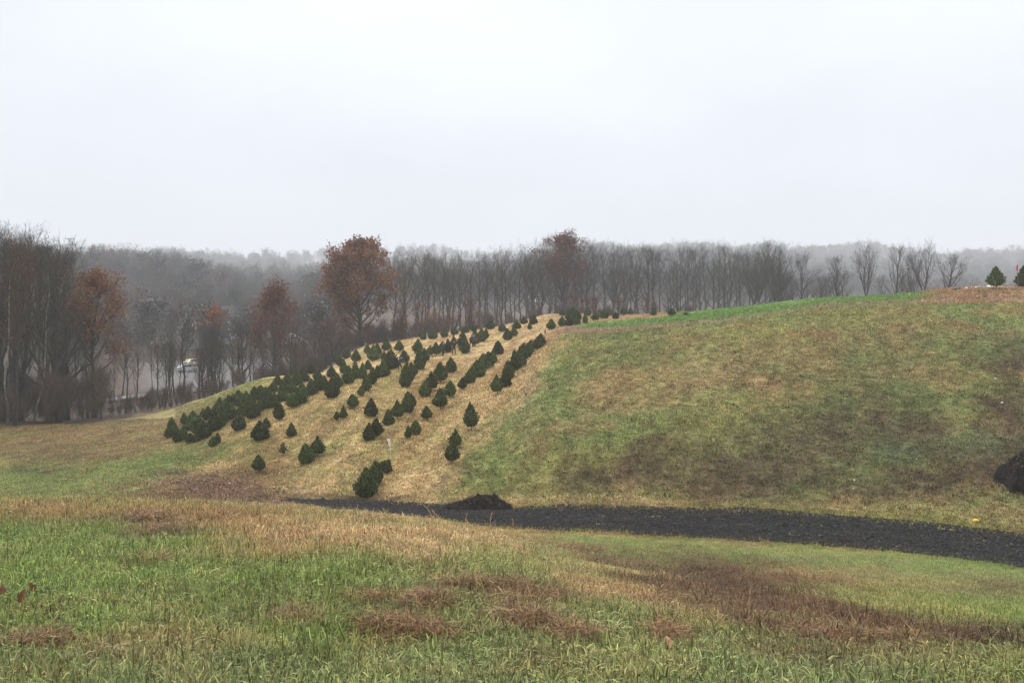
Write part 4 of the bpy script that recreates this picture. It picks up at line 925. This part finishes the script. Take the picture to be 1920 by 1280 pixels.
# far wooded hills: one mass
FARM = mat_tint('far_wood', 0, .8, 1.2)
def far_forest():
    ms = []
    for k in (TALL[0], TALL[3], BROAD[0], BROAD[1]):
        me = k.c.copy(); me.materials[0] = FARM; n = me.name; ms.append(me)
    lv = bare_tree(seed=401, Ht=15., cb=.3, spread=.32, up=.5, limbs=14, leafy=1500, leaf_r=.42)[2].mesh('far_crown', FARM); ms.append(lv)
    n = 19000; u = rng.uniform(-250, 2150, n); Y = np.concatenate([rng.uniform(205, 640, n//4), rng.uniform(560, 2380, n - n//4)])
    k = ~((u > 240) & (u < 560) & (Y < 232)); k &= ~((u > 640) & (Y < 520)); k &= ~((u > 1480) & (Y < 640)); u = u[k]; Y = Y[k]; n = len(u)
    X = (u - 960)/F*Y; s = rng.uniform(.6, 1.3, n)*np.where(Y < 420, .66, np.where(Y > 1100, 1.45, 1.0))
    tint = np.array([.070, .058, .054])*rng.uniform(.7, 1.3, (n, 1)); rr = rng.uniform(0, 1, n)
    tint[rr > .90] = np.array([.12, .060, .038]); tint[(rr > .87) & (rr < .9)] = np.array([.035, .05, .035])
    scatter('far_forest', np.stack([X, Y, H(X, Y) - .3], 1), np.stack([0*X, 0*X, rng.uniform(0, 6.28, n)], 1), np.stack([s*1.15, s*1.15, s], 1), tint, source_col('far_tree', ms))
far_forest()
print('trees done')

# ------------------------------------------------------------------ haze
def haze():
    m = bpy.data.materials.new('haze'); m.use_nodes = True; nt = m.node_tree; nt.nodes.clear()
    o = nt.nodes.new('ShaderNodeOutputMaterial'); v = nt.nodes.new('ShaderNodeVolumePrincipled'); v.inputs['Color'].default_value = (.93, .96, 1, 1); v.inputs['Density'].default_value = .00043; v.inputs['Anisotropy'].default_value = 0
    nt.links.new(v.outputs[0], o.inputs['Volume'])
    b = MB(); b.box((0, 2600, 70), (17000, 5360, 210)); tag(link('haze', b.mesh('haze', m)), kind='stuff')
haze()

# ------------------------------------------------------------------ heaps of mulch
MULCH = mat_simple('dark_mulch', (.014, .011, .010), .95, .8, 5, spec=.1, bump=.8)
CHIPM = mat_leaf('wood_chips', [(.012,.010,.009),(.030,.020,.016),(.06,.038,.027),(.15,.10,.07)], .8)
def mulch(name, pos, lx, ly, hz, label, seed, rz=0.0, tail=0.0, chips=1500, pw=.85):
    r = np.random.default_rng(seed); n, m = 54, 34
    gx, gy = np.meshgrid(np.linspace(-1, 1, n), np.linspace(-1, 1, m), indexing='ij')
    d = np.sqrt((gx*(1 + .25*np.sin(gy*3 + seed)))**2 + (gy*(1 + .2*np.cos(gx*4)))**2)
    hz_ = np.clip(1 - d, 0, 1)**pw + .32*np.exp(-((gx - .55)**2 + gy**2)*18)*tail
    wx = gx*lx*math.cos(rz) - gy*ly*math.sin(rz) + pos[0]; wy = gx*lx*math.sin(rz) + gy*ly*math.cos(rz) + pos[1]
    z = H(wx, wy) + hz*hz_*(1 + .5*(fbm(gx*4 + seed, gy*4, seed, 4) - .5)) + (fbm(gx*14, gy*10, seed + 3, 2) - .5)*.22*np.clip(hz_*4, 0, 1) - .12*sstep(.8, 1.05, d)
    i = np.arange(n*m).reshape(n, m); q = np.stack([i[:-1, :-1].ravel(), i[1:, :-1].ravel(), i[1:, 1:].ravel(), i[:-1, 1:].ravel()], 1)
    keep = (d[:-1, :-1].ravel() < 1.03); P = np.stack([wx.ravel() - pos[0], wy.ravel() - pos[1], z.ravel() - pos[2]], 1)
    o = link(name, mesh_np(name, P, q[keep], MULCH, True)); o.location = pos; tag(o, label, 'mulch pile')
    b = MB()
    for k in range(chips):
        a_ = r.uniform(0, 6.28); dd = abs(r.normal(0, .58)); x, y = dd*math.cos(a_), dd*math.sin(a_)
        ii, jj = int((np.clip(x, -.99, .99) + 1)/2*(n - 1)), int((np.clip(y, -.99, .99) + 1)/2*(m - 1)); p = np.array(P[ii*m + jj])
        if dd > 1: p = np.array([x*lx, y*ly, float(H(np.array(pos[0] + x*lx), np.array(pos[1] + y*ly))) - pos[2] + .02])
        p = p + r.normal(0, .05, 3)*[1, 1, .3]; u_ = r.normal(0, 1, 3); u_ /= np.linalg.norm(u_); w_ = np.cross(u_, r.normal(0, 1, 3)); w_ /= np.linalg.norm(w_); l_ = r.uniform(.03, .10)
        b.quad(p - u_*l_, p + w_*l_*.4, p + u_*l_, p - w_*l_*.4)
    c = link('wood_chips', b.mesh('wood_chips', CHIPM), o); tag(c, kind='stuff')
mulch('mulch_pile', at(898, 955, 55), 1.95, 1.0, .9, 'small heap of dark wood mulch at the far edge of the gravel road', 5, .05, 1.0)
mulch('mulch_pile', at(1934, 910, 55), 1.95, 1.1, 2.35, 'big heap of black mulch on the bank, cut by the picture edge', 8, 0, 0, 3200, .55)

# ------------------------------------------------------------------ leaf litter patch at the foot of the slope
def litter():
    n = 5200; u = rng.normal(415, 55, n); Y = rng.normal(63.5, 2.6, n) - (u - 415)*.006; k = (Y > 57.5) & (rng.uniform(0, 1, n) < .95); u, Y = u[k], Y[k]; X = (u - 960)/F*Y; n = len(X)
    b = MB()
    q = [np.array(a_) for a_ in [(-.09,0,0),(0,.05,.03),(.09,0,0),(0,-.05,.03)]]; b.quad(*q)
    me = b.mesh('leaf', mat_tint('litter_leaf', 0, .7, 1.3))
    scatter('leaf_litter', np.stack([X, Y, H(X, Y) + .05], 1), np.stack([rng.normal(0, .4, n), rng.normal(0, .4, n), rng.uniform(0, 6.28, n)], 1), rng.uniform(.7, 1.5, (n, 1))*np.ones((1, 3)), np.array([.20, .115, .085])*rng.uniform(.5, 1.6, (n, 1)), source_col('leaf', [me]))
litter()

# ------------------------------------------------------------------ people
SKIN = mat_simple('skin', (.42, .27, .20), .6, .1); HAIR = mat_simple('dark_hair', (.02, .015, .012), .6, .2)
NAVY = mat_simple('navy_cloth', (.016, .020, .040), .8, .25); BLACKC = mat_simple('black_cloth', (.012, .012, .013), .8, .25); GREYB = mat_simple('grey_blue_cloth', (.07, .085, .11), .8, .2); MAROON = mat_simple('maroon_cloth', (.045, .016, .020), .8, .25); TEAL = mat_simple('dark_teal_cloth', (.015, .038, .045), .8, .25)
def person(pos, label, rz, jacket, trousers, pose='stand', hgt=1.74, lean=.0):
    s = hgt/1.74; V = {}; E = []
    by = lean
    pel = (0, 0, .93) if pose != 'reach' else (0, -.12, .86)
    def up(z, ex=0):   # spine follows the lean
        t = (z - .93); return (ex, pel[1] + t*math.sin(by), pel[2] + t*math.cos(by))
    P = [('pel', pel, .135), ('waist', up(1.10), .125), ('chest', up(1.32), .150), ('neck', up(1.47), .060), ('chin', up(1.56), .075), ('head', up(1.64), .098), ('crown', up(1.72), .070)]
    E += [('pel','waist'),('waist','chest'),('chest','neck'),('neck','chin'),('chin','head'),('head','crown')]
    for sx, nm in ((-1, 'l'), (1, 'r')):
        st = {'stand': .04, 'walk': .22*sx, 'reach': .20*sx}[pose]
        kn = (sx*.11, pel[1] + st*.55 + (.10 if pose == 'reach' else .02), .49); an = (sx*.12, st, .09); toe = (sx*.14, st + .16, .045)
        P += [('hip'+nm, (sx*.10, pel[1], pel[2] - .06), .105), ('knee'+nm, kn, .070), ('ank'+nm, an, .050), ('toe'+nm, toe, .042)]
        E += [('pel','hip'+nm),('hip'+nm,'knee'+nm),('knee'+nm,'ank'+nm),('ank'+nm,'toe'+nm)]
        sh = up(1.40, sx*.19)
        if pose == 'reach': el = (sx*.24, sh[1] + .20, sh[2] - .16); ha = (sx*.16, sh[1] + .46, sh[2] - .22)
        else: el = (sx*.26, sh[1] - .03 + .05*sx, sh[2] - .28); ha = (sx*.25, sh[1] + .10 + .06*sx, sh[2] - .52)
        fi = tuple(ha[i] + (ha[i] - el[i])*.38 for i in range(3))
        P += [('sh'+nm, sh, .068), ('el'+nm, el, .048), ('ha'+nm, ha, .036), ('fi'+nm, fi, .026)]
        E += [('chest','sh'+nm),('sh'+nm,'el'+nm),('el'+nm,'ha'+nm),('ha'+nm,'fi'+nm)]
    ix = {p[0]: i for i, p in enumerate(P)}
    me = bpy.data.meshes.new('skeleton'); me.from_pydata([p[1] for p in P], [(ix[a_], ix[b_]) for a_, b_ in E], [])
    tmp = bpy.data.objects.new('skeleton', me); COL.objects.link(tmp)
    md = tmp.modifiers.new('skin', 'SKIN'); md.use_smooth_shade = True
    for i, p in enumerate(P):
        q = me.skin_vertices[0].data[i]; q.radius = (p[2], p[2]*(.78 if p[0] in ('chest', 'waist', 'pel') else 1)); q.use_root = (p[0] == 'pel')
    sb = tmp.modifiers.new('sub', 'SUBSURF'); sb.levels = 1
    dg = bpy.context.evaluated_depsgraph_get(); body = bpy.data.meshes.new_from_object(tmp.evaluated_get(dg)); bpy.data.objects.remove(tmp)
    body.name = 'person'; body.materials.clear()
    for m in (jacket, trousers, SKIN, BLACKC): body.materials.append(m)
    hd = np.array(ix and P[ix['neck']][1]); har = [np.array(P[ix['ha' + c]][1]) for c in 'lr']
    for f in body.polygons:
        c = np.array(f.center); mi = 0
        if c[2] < pel[2] - .04: mi = 1
        if c[2] < .10: mi = 3
        if np.dot(c - hd, np.array(P[ix['crown']][1]) - hd) > .012*.3 and np.linalg.norm(c - np.array(P[ix['head']][1])) < .2: mi = 2
        if min(np.linalg.norm(c - h_) for h_ in har) < .075 and pose != 'x': mi = 2 if c[2] < 1.3 else mi
        f.material_index = mi
    o = link('person', body); o.location = (pos[0], pos[1], pos[2] - .03); o.rotation_euler = (0, 0, rz); o.scale = (s, s, s); tag(o, label, 'person')
    # hair: a cap over the back and top of the head
    h = MB(); hc = np.array(P[ix['head']][1]); ax = np.array(P[ix['crown']][1]) - hc; ax /= np.linalg.norm(ax); n = 10; rows = []
    for i in range(6):
        th = i/5*1.75; ring = []
        for j in range(n):
            a_ = 6.283*j/n; back = 1 if math.sin(a_) < .2 else .55; t2 = th*back; d = np.array([math.sin(t2)*math.cos(a_), math.sin(t2)*math.sin(a_), math.cos(t2)])
            h.v.append(tuple(hc + ax*.03 + d*np.array([.105, .118, .112])))
    for i in range(5):
        for j in range(n): h.f4.append((i*n + j, i*n + (j+1) % n, (i+1)*n + (j+1) % n, (i+1)*n + j))
    link('hair', h.mesh('hair', HAIR, True), o)
    # nose and eyes
    nb = MB(); fwd = np.array([0, math.cos(by), -math.sin(by)]); c = hc - ax*.015
    nb.tube([c + fwd*.085 + ax*.02, c + fwd*.118 - ax*.02, c + fwd*.09 - ax*.035], [.010, .016, .010], 5); link('nose', nb.mesh('nose', SKIN, True), o)
    return o
person(at(750, 693.5, 60), 'person in dark clothes bending forward into an evergreen', R(-35), NAVY, BLACKC, 'reach', 1.72, .62)
person(at(831.5, 667.5, 60), 'person in dark teal jacket standing beside the evergreen row', R(60), TEAL, BLACKC, 'stand', 1.76)
person(at(851, 665, 60), 'person in navy jacket and maroon trousers walking up the row', R(-20), NAVY, MAROON, 'walk', 1.74)
person(at(862.5, 656, 60), 'person in dark blue partly hidden behind a small bright evergreen', R(20), NAVY, BLACKC, 'stand', 1.74)
person(at(883.5, 651.5, 60), 'person in dark clothes leaning at the end of the people row', R(-70), MAROON, BLACKC, 'walk', 1.70, .25)
person(at(888.5, 650, 60), 'person in grey blue jacket, last of those at the row end', R(-40), GREYB, BLACKC, 'stand', 1.70, .1)

# ------------------------------------------------------------------ small things on the ground
WHITEP = mat_simple('white_paint', (.75, .74, .71), .5, .08); WOODP = mat_simple('weathered_wood', (.16, .12, .09), .9, .3, 10); GREYST = mat_simple('pale_stone', (.60, .58, .54), .8, .2, 6)
YELM = mat_simple('yellow_plastic', (.75, .50, .05), .45, .1); ORGM = mat_simple('orange_plastic', (.70, .20, .03), .6, .1); REDM = mat_simple('faded_red_cloth', (.50, .10, .10), .8, .2); TANL = mat_simple('dry_leaf', (.42, .24, .12), .7, .25, 20); BRNL = mat_simple('brown_leaf', (.14, .062, .030), .7, .35, 20)
def at_obj(name, u, v, label, cat, ymin=50.0):
    o = empty(name, at(u, v, ymin)); tag(o, label, cat); return o
p = at_obj('signpost', 734, 861, 'white signpost with a small white box on top on the slope', 'signpost', 58)
k = p.location.y/F
b = MB(); b.tube([(0, 0, -.2), (-2.0*k, 0, 17*k), (-4.0*k, 0, 34*k)], [.022, .021, .021], 8); link('pole', b.mesh('pole', WHITEP, True), p)
b = MB(); b.box((-5.2*k, -.03, 33*k), (6.0*k, .05, 10.5*k), 0, .95); link('sign_panel', b.mesh('sign_panel', WHITEP), p)
b = MB(); b.box((-7.2*k, -.05, 31*k), (2*k, .03, 6*k)); link('bracket', b.mesh('bracket', WOODP), p)
p = at_obj('stake', 800.5, 637.5, 'thin white stake on the hill skyline between small evergreens', 'stake'); k = p.location.y/F
b = MB(); b.tube([(0, 0, -.2), (0, 0, 12.5*k), (0, 0, 13*k)], [.035, .033, .012], 6); link('post', b.mesh('post', WHITEP), p)
p = at_obj('stub_post', 1022, 625, 'short dark wooden post stub at the end of the dirt strip', 'post'); k = p.location.y/F
b = MB(); b.tube([(0, 0, -.2), (.01, 0, 5.5*k), (.02, 0, 6.5*k)], [.10, .095, .07], 7); link('post', b.mesh('post', WOODP), p)
p = at_obj('marker_flag', 157, 888, 'little orange marker flag in the green field', 'marker flag', 55); k = p.location.y/F
b = MB(); b.tube([(0, 0, -.1), (0, 0, 9*k)], .012, 5); link('wire', b.mesh('wire', WOODP), p)
b = MB(); b.prism([(-2.2*k, 5*k), (2.0*k, 4.6*k), (2.4*k, 8.4*k), (-1.6*k, 9*k)], -.02, .02); link('flag', b.mesh('flag', ORGM), p)
p = at_obj('flag_pole', 1908.5, 540, 'pole with a faded red flag on the hilltop beside the edge evergreen', 'flag', 60); k = p.location.y/F
b = MB(); b.tube([(0, 0, -.2), (0, 0, 44*k)], .025, 6); link('pole', b.mesh('pole', WOODP), p)
b = MB(); b.prism([(-3.5*k, 32*k), (.02, 33*k), (.02, 44*k), (-2.6*k, 42.5*k), (-2.9*k, 37*k)], -.015, .015); link('flag', b.mesh('flag', REDM), p)
def blob_mesh(name, r, mat, seed, sq=(1, 1, .7), n=8, m=6):
    g = np.random.default_rng(seed); b = MB(); V = []
    for i in range(m + 1):
        th = math.pi*i/m
        for j in range(n):
            a_ = 6.283*j/n; q = r*(.82 + .3*g.uniform())
            b.v.append((math.sin(th)*math.cos(a_)*q*sq[0], math.sin(th)*math.sin(a_)*q*sq[1], math.cos(th)*q*sq[2]))
    for i in range(m):
        for j in range(n): b.f4.append((i*n + j, (i+1)*n + j, (i+1)*n + (j+1) % n, i*n + (j+1) % n))
    return b.mesh(name, mat)
def lump(name, u, v, px, mat, seed, label, cat, sq=(1, 1, .7), ymin=50.0):
    pos = at(u, v, ymin); r = px*pos[1]/F/2; o = link(name, blob_mesh(name, r, mat, seed, sq)); o.location = (pos[0], pos[1], pos[2] + r*sq[2]*.6); tag(o, label, cat); return o
lump('yellow_bag', 1830, 978, 13, YELM, 3, 'crumpled yellow bag in the grass along the gravel road', 'bag', (1, .8, .55))
lump('stone', 430, 908, 5, GREYST, 4, 'small white stone on the patch of brown leaves', 'stone')
lump('stone', 1866, 711, 5, GREYST, 5, 'small white stone high on the bank by the dark soil scrape', 'stone', ymin=57)
lump('stone', 1879, 757, 6, GREYST, 6, 'white stone on the bank above the big mulch heap', 'stone', ymin=57)
lump('stone', 1718, 862, 5, GREYST, 7, 'tiny pale stone low on the bank beside the blue green patch', 'stone', ymin=57)
lump('stone', 1602, 901, 5, GREYST, 8, 'tiny pale stone low on the bank above the road verge', 'stone', ymin=56)
for i, (u, v, px) in enumerate([(1812, 541, 6), (1830, 540, 6), (1856, 539.5, 11)]):
    lump('wrapped_bale', u, v, px, WHITEP, 20 + i, ['first small white bundle on the hilltop beyond the green strip', 'second small white bundle on the hilltop beyond the green strip', 'low pale heap beside the lone hilltop evergreen'][i], 'bundle', (1, .8, .6), 60)
lump('brush_heap', 1796, 544, 19, mat_simple('dark_brush', (.05, .06, .04), .9, .4, 6), 31, 'low dark heap at the end of the bright green strip', 'heap', (1, .5, .3), 60)
def leaf(u, v, px, mat, seed, label, rot):
    pos = at(u, v, 5.0, 40); r = px*pos[1]/F/2; n = 9; b = MB(); g = np.random.default_rng(seed)
    for side in (1, -1):
        for k in range(n - 1):
            t0, t1 = k/(n - 1), (k + 1)/(n - 1); w0, w1 = math.sin(t0**.8*math.pi)*.55*(1 + .3*math.sin(k*2.2)), math.sin(t1**.8*math.pi)*.55*(1 + .3*math.sin(k*2.2 + 2.2))
            f0, f1 = .35*t0*(1 - t0)*2, .35*t1*(1 - t1)*2
            b.quad((0, (t0*2 - 1)*r, f0*r), (side*w0*r, (t0*2 - 1)*r, f0*r + .4*w0*r), (side*w1*r, (t1*2 - 1)*r, f1*r + .4*w1*r), (0, (t1*2 - 1)*r, f1*r))
    b.tube([(0, -r, 0), (0.03*r, -1.35*r, -.05*r)], r*.03, 4)
    o = link('fallen_leaf', b.mesh('fallen_leaf', mat)); o.location = (pos[0], pos[1], pos[2] + .09); o.rotation_euler = rot; tag(o, label, 'leaf')
leaf(1252, 1228, 26, TANL, 1, 'curled tan leaf lying in the near grass below a tuft of dead thatch', (.9, .2, .5))
leaf(42, 1138, 28, BRNL, 2, 'dark russet leaf standing in the tall near grass, lower of two', (1.2, .3, .2))
leaf(58, 1122, 24, BRNL, 3, 'dark russet leaf standing in the tall near grass, upper of two', (1.3, -.4, 1.2))
leaf(3, 1126, 22, BRNL, 4, 'russet leaf in the near grass cut by the picture edge', (1.1, .2, .9))

# single tall dry stalks
STRAW = mat_simple('dry_straw', (.44, .29, .15), .8, .2, 12)
def stalk(u, v, hpx, label, lean=0.0, seed=0, ymin=5.0, heads=3):
    pos = at(u, v, ymin, 60); k = pos[1]/F; h = hpx*k; g = np.random.default_rng(seed); b = MB(); hb = MB()
    o = empty('dry_stalk', pos); tag(o, label, 'dry stalk', 'tall dry stalks')
    pts = [(lean*h*t*t + g.normal(0, .01)*h*t, 0, h*t - .03) for t in np.linspace(0, 1, 6)]; b.tube(pts, [.0035 + .0022*k*100*(1 - .5*t) for t in np.linspace(0, 1, 6)], 4)
    link('stem', b.mesh('stem', STRAW), o)
    for q in range(heads*3):
        t = g.uniform(.55, 1); p_ = np.array([lean*h*t*t, 0, h*t - .03]); d = np.array([g.normal(0, .5), g.normal(0, .5), g.uniform(.3, 1)])*h*.14; w_ = np.array([.006 + .12*k, 0, 0]); hb.tri(p_ - w_, p_ + w_, p_ + d)
    link('seed_head', hb.mesh('seed_head', STRAW), o)
for i, (u, v, hp, lab, ln) in enumerate([(96, 932, 58, 'tall thin dry stalk on the crest of the near grass beside the field', .02), (1404, 1165, 72, 'tall straw coloured stalk at the edge of the bare brown patch', .05), (1712, 1205, 38, 'leaning dry stalk below the yellow green patch', .45), (1642, 1205, 45, 'bushy dry stalk between brown patch and near grass', -.1),
    (918, 1000, 42, 'orange dry stalk against the black road, tallest of its tuft', .1), (963, 1004, 34, 'thin dry stalk standing against the black road', -.05), (873, 992, 34, 'thin dry stalk near the crest before the road', .05), (815, 985, 44, 'long dry stalk leaning over the straw band', -.5), (835, 998, 46, 'second long dry stalk leaning over the straw band', -.55), (812, 1005, 40, 'upright pale stalk at the end of the straw band', -.1), (1592, 1095, 30, 'slanting bare stem in the brown ground by the road', -.5)]):
    stalk(u, v, hp, lab, ln, i)

# ------------------------------------------------------------------ beyond the woods: road, lot, houses, cars, pylon
PALER = mat_simple('pale_road', (.24, .22, .21), .9, .15, 1.5)
def back_road():
    us = np.linspace(120, 470, 70); yc = np.interp(us, [120, 300, 470], [150, 152, 158]); k = np.linspace(-1, 1, 7); Y = yc[:, None] + k*2.4; X = (us[:, None] - 960)/F*Y; Z = H(X, Y) + .12
    i = np.arange(X.size).reshape(X.shape); q = np.stack([i[:-1, :-1].ravel(), i[1:, :-1].ravel(), i[1:, 1:].ravel(), i[:-1, 1:].ravel()], 1)
    tag(link('back_road', mesh_np('back_road', np.stack([X.ravel(), Y.ravel(), Z.ravel()], 1), q, PALER, True)), kind='structure')
back_road()
SIDING = mat_simple('white_siding', (.72, .72, .72), .7, .06); ROOFG = mat_simple('grey_shingle', (.085, .082, .082), .9, .2, 4); ROOFL = mat_simple('pale_metal_roof', (.55, .54, .54), .6, .1); GLASS = mat_simple('window_glass', (.05, .06, .07), .15, .1, spec=.6); BRICKM = mat_simple('brown_siding', (.20, .16, .13), .8, .15); DOORM = mat_simple('dark_door', (.10, .06, .05), .6, .1)
def house(u, Y, wd, dp, hw, hr, rz, wall, roof, label, cat='house', dz=0.0):
    x, y, z = at_depth(u, Y); o = empty('house', (x, y, z + dz), rz); tag(o, label, cat)
    b = MB(); b.prism([(-wd/2, -6), (wd/2, -6), (wd/2, hw), (0, hw + hr), (-wd/2, hw)], -dp/2, dp/2); link('wall', b.mesh('wall', wall), o)
    t = .18; e_ = .4; b = MB(); sl = hr/(wd/2)
    b.prism([(-wd/2 - e_, hw - sl*e_ + .02), (0, hw + hr + .02), (wd/2 + e_, hw - sl*e_ + .02), (wd/2 + e_, hw - sl*e_ + t), (0, hw + hr + t + .05), (-wd/2 - e_, hw - sl*e_ + t)], -dp/2 - e_, dp/2 + e_); rf = link('roof', b.mesh('roof', roof), o)
    b = MB(); b.box((wd*.2, dp*.2, hw + hr*.85), (.6, .6, hr*.9)); link('chimney', b.mesh('chimney', BRICKM), rf)
    for i, (px, pz) in enumerate([(-.28, .3), (.02, .3), (.30, .3), (-.28, .74), (.30, .74)] if hw > 4 else [(-.28, .55), (.30, .55)]):
        b = MB(); b.box((px*wd, -dp/2 - .02, pz*hw), (1.2, .1, 1.4)); f = link('window', b.mesh('window_frame', WHITEP), o)
        b = MB(); b.box((px*wd, -dp/2 - .075, pz*hw), (1.0, .04, 1.2)); link('pane', b.mesh('pane', GLASS), f)
    b = MB(); b.box((.14*wd, -dp/2 - .03, 1.05), (1.0, .08, 2.1)); d = link('door', b.mesh('door', DOORM), o)
    b = MB(); b.box((.14*wd + .35, -dp/2 - .09, 1.05), (.06, .06, .14)); link('handle', b.mesh('handle', GREYST), d)
house(350, 330, 5.5, 8, 4.2, 2.2, .35, SIDING, ROOFL, 'white gabled house far behind the bare woods below the wooded hill', dz=1)
house(424, 300, 4, 8, 6.2, 2.0, -.3, SIDING, ROOFG, 'tall narrow white house glimpsed beside the far green trees', dz=1.5)
house(378, 240, 11, 8, 2.6, 1.8, 1.2, BRICKM, ROOFG, 'low dark shed with a grey roof behind the gravel lot', 'shed')
house(545, 250, 8, 8, 3.0, 2.0, .2, BRICKM, ROOFL, 'pale roofed house behind the dark red oak')
house(747, 215, 4, 4, 3.0, 1.2, .25, SIDING, ROOFL, 'white building between the trunks beside the biggest rust oak', dz=.6)
house(862, 250, 4, 4, 2.4, 1.2, .1, SIDING, ROOFL, 'white building low behind the trunks above the standing people')
house(996, 330, 2.6, 4, 2.0, 1.2, -.4, BRICKM, ROOFL, 'pale roofed building behind the lone fan crowned tree', dz=7)
PAINT = {c: mat_simple(c + '_car_paint', k, .3, .05, spec=.5) for c, k in (('white', (.70, .70, .70)), ('silver', (.45, .46, .48)), ('cream', (.60, .52, .36)), ('red', (.25, .03, .03)), ('dark', (.04, .045, .055)))}
RUBBER = mat_simple('tyre_rubber', (.015, .015, .015), .9, .2)
def car(u, Y, rz, paint, label):
    x, y, z = at_depth(u, Y); o = empty('parked_car', (x, y, z + .05), rz); tag(o, label, 'car', 'cars parked on the gravel lot')
    b = MB(); b.prism([(-2.2, .30), (2.2, .30), (2.25, .62), (2.1, .84), (1.2, .95), (-1.9, .98), (-2.2, .85)], -.86, .86); link('body', b.mesh('body', paint), o)
    b = MB(); b.prism([(-1.75, .98), (1.1, .96), (.45, 1.42), (-1.25, 1.45)], -.74, .74); link('cabin', b.mesh('cabin', paint), o)
    for sy in (-1, 1):
        b = MB(); b.prism([(-1.45, 1.02), (.85, 1.0), (.40, 1.36), (-1.15, 1.38)], sy*.75 - .012, sy*.75 + .012); link('window', b.mesh('window', GLASS), o)
        for wx in (-1.35, 1.35):
            b = MB(); b.tube([(wx, sy*.70, .33), (wx, sy*.90, .33)], .33, 12); wh = link('wheel', b.mesh('wheel', RUBBER), o)
            b = MB(); b.tube([(wx, sy*.89, .33), (wx, sy*.915, .33)], .20, 10); link('rim', b.mesh('rim', PAINT['silver']), wh)
    b = MB(); b.box((2.24, .55, .68), (.06, .35, .14)); link('headlight', b.mesh('headlight', WHITEP), o)
    b = MB(); b.box((2.24, -.55, .68), (.06, .35, .14)); link('headlight', b.mesh('headlight', WHITEP), o)
for u, Y, rz, c, lab in [(351, 205, .9, 'silver', 'silver car parked on the gravel lot nearest the clear trunked tree'), (362, 222, 1.1, 'cream', 'cream car parked on the gravel lot beyond the silver one'), (383, 228, 1.2, 'red', 'red car parked on the gravel lot beside the cream one')]:
    car(u, Y, rz, PAINT[c], lab)
STEEL = mat_simple('grey_steel', (.30, .31, .32), .6, .1)
def pylon(u, Y, top_v, label):
    x, y, z = at_depth(u, Y); h = (HOR - top_v)/F*Y - z; o = empty('pylon', (x, y, z), .4); tag(o, label, 'pylon')
    def c(t): w_ = 2.6*(1 - t)**1.3 + .75; return [(sx*w_, sy*w_, h*t) for sx, sy in ((-1,-1),(1,-1),(1,1),(-1,1))]
    for k in range(4):
        b = MB(); b.tube([c(t)[k] for t in np.linspace(0, 1, 6)], .16, 4); link('leg', b.mesh('leg', STEEL), o)
    b = MB(); ts = np.linspace(0, 1, 9)
    for i in range(8):
        A, B = c(ts[i]), c(ts[i+1])
        for k in range(4): b.tube([A[k], B[(k+1) % 4]], .09, 3); b.tube([A[(k+1) % 4], B[k]], .09, 3)
    link('bracing', b.mesh('bracing', STEEL), o)
    for zz, w_ in ((h*.98, 3.2), (h*.86, 3.8)):
        b = MB(); b.box((0, 0, zz), (w_*2, .7, .5)); link('crossarm', b.mesh('crossarm', STEEL), o)
pylon(131, 700, 446, 'steel lattice pylon rising over the far wooded ridge')
pylon(1543, 1300, 460, 'small far pylon on the hazy ridge behind the rounded fan crowns')
